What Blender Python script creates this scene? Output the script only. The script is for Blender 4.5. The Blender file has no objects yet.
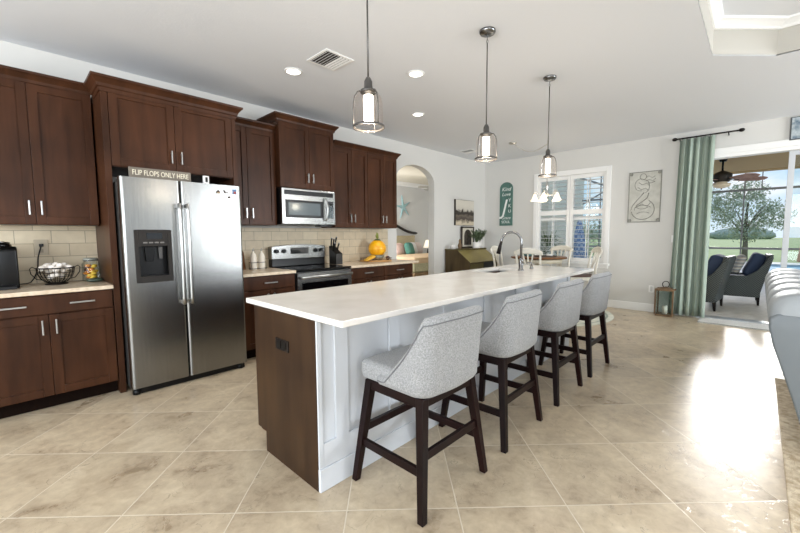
import bpy, bmesh, math, random
from mathutils import Vector, Matrix
random.seed(7)
C = bpy.context.scene.collection
SC = bpy.context.scene
R = math.radians

# ------------------------------------------------------------ camera, sky, lights, exposure
cam = bpy.data.cameras.new('camera'); co = bpy.data.objects.new('camera', cam); C.objects.link(co)
cam.sensor_width = 36; cam.lens = 375.78/800*36; cam.clip_start = .05; cam.clip_end = 500
def cam_basis(y, p, r):
    f = Vector((math.cos(y)*math.cos(p), math.sin(y)*math.cos(p), math.sin(p)))
    ri = Vector((math.sin(y), -math.cos(y), 0)); up = ri.cross(f)
    c, s = math.cos(r), math.sin(r)
    return c*ri+s*up, -s*ri+c*up, f
a_, b_, f_ = cam_basis(R(43.677), R(-4.690), R(-0.361))
co.matrix_world = Matrix(((a_.x, b_.x, -f_.x, 0), (a_.y, b_.y, -f_.y, 0), (a_.z, b_.z, -f_.z, 1.30), (0, 0, 0, 1)))
SC.camera = co
SC.view_settings.view_transform = 'Standard'; SC.view_settings.look = 'None'
SC.view_settings.gamma = 1; SC.view_settings.use_curve_mapping = False
SC.view_settings.exposure = 0.0
try:
    SC.cycles.max_bounces = 8; SC.cycles.diffuse_bounces = 4; SC.cycles.glossy_bounces = 4; SC.cycles.transmission_bounces = 6; SC.cycles.transparent_max_bounces = 12
    SC.cycles.sample_clamp_indirect = 4; SC.cycles.caustics_reflective = False; SC.cycles.caustics_refractive = False
except Exception: pass

def build_world():
    w = bpy.data.worlds.new('sky'); SC.world = w; w.use_nodes = True
    nt = w.node_tree; nt.nodes.clear(); N = nt.nodes.new; L = nt.links.new
    out = N('ShaderNodeOutputWorld'); bg = N('ShaderNodeBackground'); L(bg.outputs[0], out.inputs[0])
    tc = N('ShaderNodeTexCoord'); sep = N('ShaderNodeSeparateXYZ'); L(tc.outputs['Generated'], sep.inputs[0])
    rp = N('ShaderNodeValToRGB'); L(sep.outputs[2], rp.inputs[0])
    e = rp.color_ramp.elements
    e[0].position = 0.0; e[0].color = (.72, .86, .97, 1); e[1].position = .6; e[1].color = (.20, .42, .80, 1)
    m = e.new(.18); m.color = (.38, .64, .90, 1)
    mp = N('ShaderNodeMapping'); mp.inputs['Scale'].default_value = (1, 1, 2.6); L(tc.outputs['Generated'], mp.inputs[0])
    nz = N('ShaderNodeTexNoise'); nz.inputs['Scale'].default_value = 4.2; nz.inputs['Detail'].default_value = 7; L(mp.outputs[0], nz.inputs[0])
    cr = N('ShaderNodeValToRGB'); cr.color_ramp.elements[0].position = .47; cr.color_ramp.elements[1].position = .60; L(nz.outputs[0], cr.inputs[0])
    mx = N('ShaderNodeMix'); mx.data_type = 'RGBA'; L(cr.outputs[0], mx.inputs[0]); L(rp.outputs[0], mx.inputs[6]); mx.inputs[7].default_value = (.96, .97, 1, 1)
    L(mx.outputs[2], bg.inputs[0]); bg.inputs[1].default_value = 1.12
build_world()

def light(name, kind, loc, energy, color=(1, 1, 1), rot=None, size=1, size_y=None, target=None, spread=None):
    l = bpy.data.lights.new(name, kind); l.energy = energy; l.color = color
    o = bpy.data.objects.new(name, l); C.objects.link(o); o.location = loc
    if kind == 'AREA':
        l.size = size
        if size_y: l.shape = 'RECTANGLE'; l.size_y = size_y
        if spread: l.spread = spread
    if kind == 'POINT': l.shadow_soft_size = size
    if kind == 'SUN': l.angle = size
    if kind == 'SPOT': l.shadow_soft_size = size; l.spot_size = R(150); l.spot_blend = 1
    if target is not None:
        d = Vector(target)-Vector(loc); o.rotation_euler = d.to_track_quat('-Z', 'Y').to_euler()
    elif rot: o.rotation_euler = rot
    return o
light('sun', 'SUN', (19.13+7.4, 1.34, 3.9), 3.2, (1, .98, .95), target=(7.4, 0, 0), size=R(10))
# added fill lamps set in invented wall openings behind and beside the camera
light('fill_rear', 'AREA', (-3.3, 0.6, 1.5), 300, (.89, .945, 1), size=5.2, size_y=2.2, target=(4, 1.2, 2.3))
light('fill_side', 'AREA', (5.7, -4.85, 1.8), 275, (.89, .945, 1), size=2.3, size_y=1.5, target=(5.8, 1.5, .9))
light('fill_side_near', 'AREA', (-.9, -4.85, 1.8), 100, (.89, .945, 1), size=2.8, size_y=1.5, target=(.5, 3, 2.4))
light('bedroom_fill', 'AREA', (5.4, 6.9, 1.7), 85, (.95, .97, 1), size=1.6, size_y=1.6, target=(9, 6.6, 1.2))  # added fill lamp that brightens the bedroom; no window is built here

# ------------------------------------------------------------ helpers
def lin(h):
    h = h.lstrip('#'); v = [int(h[i:i+2], 16)/255 for i in (0, 2, 4)]
    return tuple((x/12.92 if x <= .04045 else ((x+.055)/1.055)**2.4) for x in v)+(1,)
def new_mat(name):
    m = bpy.data.materials.new(name); m.use_nodes = True
    return m, m.node_tree, m.node_tree.nodes['Principled BSDF']
def mat(name, col, rough=.5, metal=0, noise=None, bump=None, spec=.5, alpha=None, trans=0, emit=None, coat=0, sheen=0, stretch=(1, 1, 1), ior=None):
    """noise=(scale, second colour, detail); bump=(scale, strength)"""
    m, nt, b = new_mat(name); N = nt.nodes.new; L = nt.links.new
    c = lin(col) if isinstance(col, str) else col
    b.inputs['Base Color'].default_value = c; b.inputs['Roughness'].default_value = rough; b.inputs['Metallic'].default_value = metal
    b.inputs['Specular IOR Level'].default_value = spec; b.inputs['Coat Weight'].default_value = coat; b.inputs['Sheen Weight'].default_value = sheen
    if trans: b.inputs['Transmission Weight'].default_value = trans
    if ior: b.inputs['IOR'].default_value = ior
    if alpha is not None: b.inputs['Alpha'].default_value = alpha
    if emit: b.inputs['Emission Color'].default_value = lin(emit[0]); b.inputs['Emission Strength'].default_value = emit[1]
    if noise or bump:
        tc = N('ShaderNodeTexCoord'); mp = N('ShaderNodeMapping'); mp.inputs['Scale'].default_value = stretch; L(tc.outputs['Object'], mp.inputs[0])
    if noise:
        n = N('ShaderNodeTexNoise'); n.inputs['Scale'].default_value = noise[0]; n.inputs['Detail'].default_value = noise[2] if len(noise) > 2 else 4
        L(mp.outputs[0], n.inputs[0]); r = N('ShaderNodeValToRGB'); L(n.outputs[0], r.inputs[0])
        r.color_ramp.elements[0].position = .35; r.color_ramp.elements[1].position = .65
        r.color_ramp.elements[0].color = c; r.color_ramp.elements[1].color = lin(noise[1]); L(r.outputs[0], b.inputs['Base Color'])
    if bump:
        n2 = N('ShaderNodeTexNoise'); n2.inputs['Scale'].default_value = bump[0]; n2.inputs['Detail'].default_value = 3; L(mp.outputs[0], n2.inputs[0])
        bp = N('ShaderNodeBump'); bp.inputs['Strength'].default_value = bump[1]; bp.inputs['Distance'].default_value = .01; L(n2.outputs[0], bp.inputs['Height']); L(bp.outputs[0], b.inputs['Normal'])
    return m

def children(o): return [c for c in o.children]
def tag(o, label=None, cat=None, group=None, kind=None):
    if label: o['label'] = label
    if cat: o['category'] = cat
    if group: o['group'] = group
    if kind: o['kind'] = kind
    return o
def thing(name, label, cat, loc=(0, 0, 0), rz=0, group=None):
    o = bpy.data.objects.new(name, None); C.objects.link(o); o.empty_display_size = .1
    o.location = loc; o.rotation_euler = (0, 0, rz)
    return tag(o, label, cat, group)
def root_loc(p):
    v = Vector((0, 0, 0))
    while p is not None: v += p.location; p = p.parent
    return v
def copy_tree(o, parent=None):
    c = o.copy(); C.objects.link(c); c.parent = parent
    for ch in list(o.children): copy_tree(ch, c)
    return c
def place(proto, first, loc, rz, label, group=None):
    o = proto if first else copy_tree(proto)
    o.location = loc; o.rotation_euler = (0, 0, rz); tag(o, label, group=group)
    return o

class MB:
    def __init__(s): s.v = []; s.f = []; s.m = []; s.sm = []; s.mi = 0; s.smooth = False; s.T = None
    def add(s, vs, fs, smooth=None):
        n = len(s.v)
        for p in vs:
            p = Vector(p)
            s.v.append(tuple(s.T @ p) if s.T else tuple(p))
        for f in fs:
            s.f.append([i+n for i in f]); s.m.append(s.mi); s.sm.append(s.smooth if smooth is None else smooth)
        return s
    def box(s, x0, x1, y0, y1, z0, z1):
        return s.add([(x0, y0, z0), (x1, y0, z0), (x1, y1, z0), (x0, y1, z0), (x0, y0, z1), (x1, y0, z1), (x1, y1, z1), (x0, y1, z1)],
                     [(0, 3, 2, 1), (4, 5, 6, 7), (0, 1, 5, 4), (1, 2, 6, 5), (2, 3, 7, 6), (3, 0, 4, 7)], False)
    def taper(s, p0, s0, p1, s1):   # square post between two centres
        vs = []
        for p, q in ((p0, s0), (p1, s1)):
            qx, qy = (q if isinstance(q, tuple) else (q, q))
            for dx, dy in ((-1, -1), (1, -1), (1, 1), (-1, 1)): vs.append((p[0]+dx*qx/2, p[1]+dy*qy/2, p[2]))
        return s.add(vs, [(0, 1, 2, 3), (4, 7, 6, 5), (0, 4, 5, 1), (1, 5, 6, 2), (2, 6, 7, 3), (3, 7, 4, 0)], False)
    def bar(s, p0, p1, w, h):       # rectangular bar between two points
        p0 = Vector(p0); p1 = Vector(p1); d = (p1-p0).normalized(); u = Vector((0, 0, 1))
        if abs(d.z) > .95: u = Vector((0, 1, 0))
        r = d.cross(u).normalized(); u = r.cross(d)
        vs = [p+r*a*w/2+u*b*h/2 for p in (p0, p1) for a, b in ((-1, -1), (1, -1), (1, 1), (-1, 1))]
        return s.add(vs, [(0, 1, 2, 3), (4, 7, 6, 5), (0, 4, 5, 1), (1, 5, 6, 2), (2, 6, 7, 3), (3, 7, 4, 0)], False)
    def tube(s, pts, r, n=10, caps=True, smooth=True, closed=False):
        pts = [Vector(p) for p in pts]; rs = r if isinstance(r, (list, tuple)) else [r]*len(pts)
        vs = []; prev = None; k = len(pts)
        for i, p in enumerate(pts):
            if closed: d = pts[(i+1) % k]-pts[i-1]
            else: d = pts[min(i+1, k-1)]-pts[max(i-1, 0)]
            d = d.normalized() if d.length > 1e-9 else Vector((0, 0, 1))
            if prev is None:
                up = Vector((0, 0, 1)) if abs(d.z) < .9 else Vector((1, 0, 0)); a = d.cross(up).normalized()
            else:
                a = prev-d*prev.dot(d); a = a.normalized() if a.length > 1e-6 else d.orthogonal().normalized()
            prev = a; b = d.cross(a)
            for j in range(n):
                t = 2*math.pi*j/n; vs.append(p+(a*math.cos(t)+b*math.sin(t))*rs[i])
        fs = []
        for i in range(k if closed else k-1):
            for j in range(n):
                i2 = (i+1) % k
                fs.append((i*n+j, i*n+(j+1) % n, i2*n+(j+1) % n, i2*n+j))
        s.add(vs, fs, smooth)
        if caps and not closed: s.add(vs[:n], [tuple(range(n))[::-1]], False); s.add(vs[-n:], [tuple(range(n))], False)
        return s
    def cyl(s, c, r, z0, z1, n=24): return s.tube([(c[0], c[1], z0), (c[0], c[1], z1)], r, n)
    def lathe(s, prof, c=(0, 0, 0), n=28, smooth=True, a0=0, a1=2*math.pi):
        vs = []; full = abs(a1-a0-2*math.pi) < 1e-6; m = n if full else n+1
        for r, z in prof:
            for j in range(m):
                t = a0+(a1-a0)*j/n; vs.append((c[0]+r*math.cos(t), c[1]+r*math.sin(t), c[2]+z))
        fs = [(i*m+j, i*m+(j+1) % m, (i+1)*m+(j+1) % m, (i+1)*m+j) for i in range(len(prof)-1) for j in range(n)]
        return s.add(vs, fs, smooth)
    def prism(s, poly, axis, d0, d1):  # poly in the two other axes; axis 'x','y','z'
        def P(a, b, d): return {'x': (d, a, b), 'y': (a, d, b), 'z': (a, b, d)}[axis]
        n = len(poly); vs = [P(a, b, d0) for a, b in poly]+[P(a, b, d1) for a, b in poly]
        return s.add(vs, [tuple(range(n)), tuple(range(2*n-1, n-1, -1))]+[(i, i+n, (i+1) % n+n, (i+1) % n) for i in range(n)], False)
    def ball(s, c, r, n=12, sq=None, noise=0):
        rx, ry, rz = r if isinstance(r, tuple) else (r, r, r); vs = []; m = n//2
        for i in range(m+1):
            ph = math.pi*i/m
            for j in range(n):
                t = 2*math.pi*j/n; k = 1+random.uniform(-noise, noise)
                x, y, z = math.sin(ph)*math.cos(t), math.sin(ph)*math.sin(t), math.cos(ph)
                if sq: x, y, z = [math.copysign(abs(q)**sq, q) for q in (x, y, z)]
                vs.append((c[0]+rx*x*k, c[1]+ry*y*k, c[2]+rz*z*k))
        return s.add(vs, [(i*n+j, (i+1)*n+j, (i+1)*n+(j+1) % n, i*n+(j+1) % n) for i in range(m) for j in range(n)], True)
    def grid(s, fn, nu, nv, smooth=True, closed_u=False):
        vs = [fn(i/(nu if closed_u else nu-1), j/(nv-1)) for i in range(nu) for j in range(nv)]
        fs = [(i*nv+j, ((i+1) % nu)*nv+j, ((i+1) % nu)*nv+j+1, i*nv+j+1) for i in range(nu if closed_u else nu-1) for j in range(nv-1)]
        return s.add(vs, fs, smooth)
    def leaf(s, p, d, ln, w, droop=0):
        p = Vector(p); d = Vector(d).normalized(); r = d.cross(Vector((0, 0, 1)))
        r = r.normalized() if r.length > 1e-4 else Vector((1, 0, 0))
        a = p+d*ln*.5-Vector((0, 0, droop*.3)); e = p+d*ln-Vector((0, 0, droop))
        return s.add([p, a+r*w/2, e, a-r*w/2], [(0, 1, 2, 3)], False)
    def build(s, name, mats, parent=None, bevel=0, world=True, seg=2, weld=True, sub=0):
        me = bpy.data.meshes.new(name); off = root_loc(parent) if (parent is not None and world) else Vector((0, 0, 0))
        me.from_pydata([tuple(Vector(v)-off) for v in s.v], [], s.f)
        if not isinstance(mats, (list, tuple)): mats = [mats]
        for m in mats: me.materials.append(m)
        for p, mi, sm in zip(me.polygons, s.m, s.sm): p.material_index = mi; p.use_smooth = sm
        bm = bmesh.new(); bm.from_mesh(me)
        if weld: bmesh.ops.remove_doubles(bm, verts=bm.verts, dist=1e-5)
        bmesh.ops.recalc_face_normals(bm, faces=bm.faces); bm.to_mesh(me); bm.free()
        o = bpy.data.objects.new(name, me); C.objects.link(o); o.parent = parent
        if bevel:
            b = o.modifiers.new('bevel', 'BEVEL'); b.width = bevel; b.segments = seg; b.limit_method = 'ANGLE'; b.angle_limit = R(40)
            if seg > 2:
                for p in me.polygons: p.use_smooth = True
        if sub:
            q = o.modifiers.new('sub', 'SUBSURF'); q.levels = sub; q.render_levels = sub
        return o
def struct(name, mb, m, bevel=0, parent=None):
    o = mb.build(name, m, parent, bevel)
    if parent is None: o['kind'] = 'structure'
    return o
def rbox(x0, x1, y0, y1, z0, z1): return MB().box(x0, x1, y0, y1, z0, z1)
def arc(cx, cz, rx, rz, a0, a1, n): return [(cx+rx*math.cos(R(a0+(a1-a0)*i/n)), cz+rz*math.sin(R(a0+(a1-a0)*i/n))) for i in range(n+1)]
def text_mb(txt, size, depth, fn, shear=0, mb=None):
    cu = bpy.data.curves.new('t', 'FONT'); cu.body = txt; cu.size = size; cu.align_x = 'CENTER'; cu.align_y = 'CENTER'; cu.extrude = depth; cu.shear = shear
    o = bpy.data.objects.new('t', cu); C.objects.link(o); bpy.context.view_layer.update()
    me = o.evaluated_get(bpy.context.evaluated_depsgraph_get()).to_mesh()
    mb = mb or MB(); mb.add([fn(v.co.x, v.co.y, v.co.z) for v in me.vertices], [tuple(p.vertices) for p in me.polygons], False)
    bpy.data.objects.remove(o); bpy.data.curves.remove(cu)
    return mb

# ------------------------------------------------------------ materials
def wood_mat(name, c1, c2, rough=.35, vertical=True, coat=.1):
    m, nt, b = new_mat(name); N = nt.nodes.new; L = nt.links.new
    tc = N('ShaderNodeTexCoord'); mp = N('ShaderNodeMapping'); L(tc.outputs['Object'], mp.inputs[0])
    mp.inputs['Scale'].default_value = (9, 9, 1.1) if vertical else (1.1, 9, 9)
    n = N('ShaderNodeTexNoise'); n.inputs['Scale'].default_value = 1.6; n.inputs['Detail'].default_value = 6; n.inputs['Distortion'].default_value = .4; L(mp.outputs[0], n.inputs[0])
    n3 = N('ShaderNodeTexNoise'); n3.inputs['Scale'].default_value = 2.3; L(tc.outputs['Object'], n3.inputs[0])
    mx = N('ShaderNodeMath'); mx.operation = 'ADD'; L(n.outputs[0], mx.inputs[0]); L(n3.outputs[0], mx.inputs[1])
    hf = N('ShaderNodeMath'); hf.operation = 'MULTIPLY'; hf.inputs[1].default_value = .5; L(mx.outputs[0], hf.inputs[0])
    r = N('ShaderNodeValToRGB'); L(hf.outputs[0], r.inputs[0]); r.color_ramp.elements[0].position = .36; r.color_ramp.elements[1].position = .64
    r.color_ramp.elements[0].color = lin(c1); r.color_ramp.elements[1].color = lin(c2); L(r.outputs[0], b.inputs['Base Color'])
    b.inputs['Roughness'].default_value = rough; b.inputs['Coat Weight'].default_value = coat; b.inputs['Coat Roughness'].default_value = .25
    b.inputs['Specular IOR Level'].default_value = .16
    return m
def tile_mat():
    m, nt, b = new_mat('travertine_tile'); N = nt.nodes.new; L = nt.links.new
    tc = N('ShaderNodeTexCoord'); mp = N('ShaderNodeMapping'); L(tc.outputs['Object'], mp.inputs[0])
    P = .527
    # u=(x+y)/sqrt2 has a joint at 1.690, v=(x-y)/sqrt2 has one at .307
    mp.inputs['Rotation'].default_value = (0, 0, R(-45))
    sep = N('ShaderNodeSeparateXYZ'); L(mp.outputs[0], sep.inputs[0])
    def M(op, a, bb=None, c=None):
        n = N('ShaderNodeMath'); n.operation = op
        for i, q in enumerate((a, bb, c)):
            if q is None: continue
            if isinstance(q, (int, float)): n.inputs[i].default_value = q
            else: L(q, n.inputs[i])
        return n.outputs[0]
    # Mapping rotates by -45: x' = (x+y)/sqrt2 = u ; y' = (y-x)/sqrt2 = -v
    us = M('DIVIDE', M('SUBTRACT', sep.outputs[0], 1.690-10*P), P); vs = M('DIVIDE', M('ADD', sep.outputs[1], .307+40*P), P)
    fu = M('FRACT', us); fv = M('FRACT', vs)
    du = M('MINIMUM', fu, M('SUBTRACT', 1, fu)); dv = M('MINIMUM', fv, M('SUBTRACT', 1, fv)); d = M('MINIMUM', du, dv)
    g = N('ShaderNodeMapRange'); L(d, g.inputs[0]); g.inputs[1].default_value = .0035; g.inputs[2].default_value = .0065; g.inputs[3].default_value = 1; g.inputs[4].default_value = 0
    cell = N('ShaderNodeCombineXYZ'); L(M('FLOOR', us), cell.inputs[0]); L(M('FLOOR', vs), cell.inputs[1])
    wn = N('ShaderNodeTexWhiteNoise'); L(cell.outputs[0], wn.inputs[0])
    off = N('ShaderNodeVectorMath'); off.operation = 'MULTIPLY_ADD'; L(wn.outputs['Color'], off.inputs[0]); off.inputs[1].default_value = (9, 9, 9); L(tc.outputs['Object'], off.inputs[2])
    n1 = N('ShaderNodeTexNoise'); n1.inputs['Scale'].default_value = 3.6; n1.inputs['Detail'].default_value = 8; n1.inputs['Roughness'].default_value = .62; n1.inputs['Distortion'].default_value = .35; L(off.outputs[0], n1.inputs[0])
    nf = N('ShaderNodeTexNoise'); nf.inputs['Scale'].default_value = 17; nf.inputs['Detail'].default_value = 6; nf.inputs['Roughness'].default_value = .6; nf.inputs['Distortion'].default_value = .5; L(off.outputs[0], nf.inputs[0])
    nm = M('ADD', M('MULTIPLY', n1.outputs[0], .62), M('MULTIPLY', nf.outputs[0], .38))
    r = N('ShaderNodeValToRGB'); L(nm, r.inputs[0]); e = r.color_ramp.elements
    e[0].position = .33; e[0].color = lin('#907e66'); e[1].position = .68; e[1].color = lin('#d2c2a8')
    q = e.new(.44); q.color = lin('#b2a087'); q = e.new(.56); q.color = lin('#c3b297')
    # thin darker chips / veins
    n2 = N('ShaderNodeTexNoise'); n2.inputs['Scale'].default_value = 7.5; n2.inputs['Detail'].default_value = 5; n2.inputs['Distortion'].default_value = 1.6; L(off.outputs[0], n2.inputs[0])
    vn = M('ABSOLUTE', M('SUBTRACT', n2.outputs[0], .5))
    v = N('ShaderNodeMapRange'); L(vn, v.inputs[0]); v.inputs[1].default_value = 0; v.inputs[2].default_value = .010; v.inputs[3].default_value = .6; v.inputs[4].default_value = 0
    n4 = N('ShaderNodeTexNoise'); n4.inputs['Scale'].default_value = 3.1; L(off.outputs[0], n4.inputs[0])
    msk = N('ShaderNodeMapRange'); L(n4.outputs[0], msk.inputs[0]); msk.inputs[1].default_value = .46; msk.inputs[2].default_value = .6
    vv = M('MULTIPLY', v.outputs[0], msk.outputs[0])
    m1 = N('ShaderNodeMix'); m1.data_type = 'RGBA'; L(vv, m1.inputs[0]); L(r.outputs[0], m1.inputs[6]); m1.inputs[7].default_value = lin('#6f5f4d')
    tone = N('ShaderNodeHueSaturation'); L(m1.outputs[2], tone.inputs['Color']); L(M('MULTIPLY_ADD', wn.outputs['Value'], .14, .95), tone.inputs['Value'])
    m2 = N('ShaderNodeMix'); m2.data_type = 'RGBA'; L(g.outputs[0], m2.inputs[0]); L(tone.outputs[0], m2.inputs[6]); m2.inputs[7].default_value = lin('#d9cdb8')
    L(m2.outputs[2], b.inputs['Base Color'])
    rr = M('MULTIPLY_ADD', n1.outputs[0], .22, .20); L(rr, b.inputs['Roughness']); b.inputs['Specular IOR Level'].default_value = .7
    hb = M('SUBTRACT', M('MULTIPLY', n1.outputs[0], .35), M('ADD', M('MULTIPLY', g.outputs[0], .4), M('MULTIPLY', vv, .35)))
    bp = N('ShaderNodeBump'); bp.inputs['Strength'].default_value = .35; bp.inputs['Distance'].default_value = .008; L(hb, bp.inputs['Height']); L(bp.outputs[0], b.inputs['Normal'])
    return m
def brick_mat():
    m, nt, b = new_mat('tumbled_stone_subway_tile'); N = nt.nodes.new; L = nt.links.new
    tc = N('ShaderNodeTexCoord'); sep = N('ShaderNodeSeparateXYZ'); L(tc.outputs['Object'], sep.inputs[0])
    cb = N('ShaderNodeCombineXYZ'); L(sep.outputs[0], cb.inputs[0]); L(sep.outputs[2], cb.inputs[1])
    mp = N('ShaderNodeMapping'); mp.inputs['Location'].default_value = (-.052, -.915, 0); L(cb.outputs[0], mp.inputs[0])
    br = N('ShaderNodeTexBrick'); L(mp.outputs[0], br.inputs[0]); br.inputs['Scale'].default_value = 1
    br.inputs['Brick Width'].default_value = .226; br.inputs['Row Height'].default_value = .112; br.inputs['Mortar Size'].default_value = .0028; br.inputs['Mortar Smooth'].default_value = .3
    br.inputs['Color1'].default_value = lin('#d3c4a8'); br.inputs['Color2'].default_value = lin('#c5b498'); br.inputs['Mortar'].default_value = lin('#9c907c'); br.inputs['Bias'].default_value = -.2
    n = N('ShaderNodeTexNoise'); n.inputs['Scale'].default_value = 14; n.inputs['Detail'].default_value = 6; L(tc.outputs['Object'], n.inputs[0])
    mr = N('ShaderNodeMapRange'); L(n.outputs[0], mr.inputs[0]); mr.inputs[3].default_value = .86; mr.inputs[4].default_value = 1.12
    hs = N('ShaderNodeHueSaturation'); L(br.outputs[0], hs.inputs['Color']); L(mr.outputs[0], hs.inputs['Value']); L(hs.outputs[0], b.inputs['Base Color'])
    b.inputs['Roughness'].default_value = .45
    inv = N('ShaderNodeMath'); inv.operation = 'MULTIPLY_ADD'; L(br.outputs['Fac'], inv.inputs[0]); inv.inputs[1].default_value = -1; L(n.outputs[0], inv.inputs[2])
    bp = N('ShaderNodeBump'); bp.inputs['Strength'].default_value = .4; bp.inputs['Distance'].default_value = .004; L(inv.outputs[0], bp.inputs['Height']); L(bp.outputs[0], b.inputs['Normal'])
    return m
def weave_mat(name, c1, c2, sc, rough=.6, bump=.6):
    m, nt, b = new_mat(name); N = nt.nodes.new; L = nt.links.new
    tc = N('ShaderNodeTexCoord')
    n = N('ShaderNodeTexChecker'); n.inputs['Scale'].default_value = sc; n.inputs['Color1'].default_value = lin(c1); n.inputs['Color2'].default_value = lin(c2); L(tc.outputs['Object'], n.inputs[0])
    L(n.outputs[0], b.inputs['Base Color']); b.inputs['Roughness'].default_value = rough
    bp = N('ShaderNodeBump'); bp.inputs['Strength'].default_value = bump; bp.inputs['Distance'].default_value = .01; L(n.outputs[1], bp.inputs['Height']); L(bp.outputs[0], b.inputs['Normal'])
    return m
def stripe_mat(name, cols, sc, axis=0):
    m, nt, b = new_mat(name); N = nt.nodes.new; L = nt.links.new
    tc = N('ShaderNodeTexCoord'); sep = N('ShaderNodeSeparateXYZ'); L(tc.outputs['Object'], sep.inputs[0])
    a = N('ShaderNodeMath'); a.operation = 'MULTIPLY'; a.inputs[1].default_value = sc; L(sep.outputs[axis], a.inputs[0])
    f = N('ShaderNodeMath'); f.operation = 'FRACT'; L(a.outputs[0], f.inputs[0])
    r = N('ShaderNodeValToRGB'); r.color_ramp.interpolation = 'CONSTANT'; L(f.outputs[0], r.inputs[0])
    for i, c in enumerate(cols):
        e = r.color_ramp.elements[i] if i < 2 else r.color_ramp.elements.new(i/len(cols))
        e.position = i/len(cols); e.color = lin(c)
    L(r.outputs[0], b.inputs['Base Color']); b.inputs['Roughness'].default_value = .9
    return m
def glass_mat(name, tint='#ffffff', gloss=.08, rough=.0):
    m = bpy.data.materials.new(name); m.use_nodes = True; nt = m.node_tree; nt.nodes.clear(); N = nt.nodes.new; L = nt.links.new
    o = N('ShaderNodeOutputMaterial'); t = N('ShaderNodeBsdfTransparent'); t.inputs[0].default_value = lin(tint)
    g = N('ShaderNodeBsdfGlossy'); g.inputs['Roughness'].default_value = rough
    fr = N('ShaderNodeFresnel'); fr.inputs[0].default_value = 1.45; mu = N('ShaderNodeMath'); mu.operation = 'MULTIPLY_ADD'; L(fr.outputs[0], mu.inputs[0]); mu.inputs[1].default_value = gloss*6; mu.inputs[2].default_value = gloss*.3
    mx = N('ShaderNodeMixShader'); L(mu.outputs[0], mx.inputs[0]); L(t.outputs[0], mx.inputs[1]); L(g.outputs[0], mx.inputs[2]); L(mx.outputs[0], o.inputs[0])
    return m

WALL = mat('greige_wall_paint', '#d5d3ce', .75, bump=(90, .04))
CEIL = mat('white_ceiling_paint', '#e4e6ea', .85, bump=(60, .08))
WHITE = mat('white_trim_paint', '#f0efec', .4)
ISW = mat('white_island_paint', '#cdd0d4', .45)
FLOOR = tile_mat(); BRICK = brick_mat()
CAB = wood_mat('espresso_stained_wood', '#311c10', '#4b2d1c', .35, coat=0)
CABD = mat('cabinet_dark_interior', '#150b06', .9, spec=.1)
PANELW = wood_mat('island_end_panel_wood', '#2c1d13', '#402d1c', .4, coat=0)
STONE = mat('white_quartz', '#e6e1da', .16, noise=(5, '#ddd7cf', 8), spec=.5)
STONEC = mat('cream_granite', '#d9c9b2', .25, noise=(30, '#c8b49a', 8))
STEEL = mat('brushed_steel', '#939391', .25, 1, noise=(3, '#8c8c8a', 2), stretch=(40, 40, 1))
STEELH = mat('brushed_steel_handle', '#b0b0ae', .28, 1)
STEELS = mat('fridge_side_steel', '#6d6c6a', .4, .8)
NICKEL = mat('brushed_nickel', '#cfcac2', .28, 1)
CHROME = mat('dark_chrome', '#858585', .22, 1)
WIRE = mat('dark_nickel_wire', '#5c5a58', .4, .7)
BLACK = mat('black_plastic', '#0b0b0c', .3, spec=.3)
BGLASS = mat('black_glass', '#050608', .06, spec=.7)
GREYP = mat('dark_grey_plastic', '#231f1c', .6, spec=.3)
FAB = mat('grey_heather_fabric', '#7d7d7d', .95, noise=(170, '#a0a09f', 3), bump=(220, .25), sheen=.2)
SEAM = mat('grey_seam_thread', '#6b6b6d', .9)
LEGW = wood_mat('dark_cherry_leg_wood', '#120807', '#1f0c0b', .35, coat=0)
BRONZE = mat('oil_rubbed_bronze', '#1d1714', .45, .6)
CGLASS = glass_mat('clear_glass', '#f4f8f7', .06)
SEED = glass_mat('seeded_glass', '#fffcfa', .012, .15)
BULB = mat('lit_bulb', '#ffffff', .5, emit=('#fff3df', 6))
CANL = mat('lit_lens', '#ffffff', .5, emit=('#fffaf0', 5))
SHADEG = mat('lit_alabaster_glass', '#fff3e0', .5, emit=('#ffeccb', 1.3))
CREAM = mat('cream_paint', '#d8cfb8', .5)
WOODT = wood_mat('oak_top', '#5a3a24', '#7c5534', .4, False)
LEAF = mat('green_leaf', '#3f5a2c', .6, noise=(20, '#6f8a4c', 3))
LEAFP = mat('pale_leaf', '#a3ad90', .8, noise=(14, '#cdd3bc', 3))

# ------------------------------------------------------------ structure
XW, YW, ZC = 7.40, 4.45, 2.87
T = .14
struct('floor', MB().box(-3.4, XW+.02, -5.0, YW+.02, -.1, 0), FLOOR)
# kitchen wall with arched opening X 4.60..5.59
ax0, ax1, asp, aap = 4.58, 5.60, 2.25, 2.54
archp = [(-3.4, 0), (ax0, 0)]+arc((ax0+ax1)/2, asp, (ax1-ax0)/2, aap-asp, 180, 0, 20)+[(ax1, 0), (XW+.15, 0), (XW+.15, ZC+.6), (-3.4, ZC+.6)]
struct('wall_kitchen', MB().prism(archp, 'y', YW, YW+T), WALL)
WX = (2.005, 3.25, .79, 2.41)     # window y0,y1,z0,z1
DY0, DY1, DZ = -2.95, .66, 2.47
b = MB()
for y0, y1, z0, z1 in ((WX[1], YW+T, 0, ZC+.1), (DY1, WX[0], 0, ZC+.1), (WX[0], WX[1], 0, WX[2]), (WX[0], WX[1], WX[3], ZC+.1), (DY0, DY1, DZ, ZC+.1), (-5, DY0, 0, ZC+.1)):
    b.box(XW, XW+T, y0, y1, z0, z1)
struct('wall_window', b, WALL)
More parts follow.
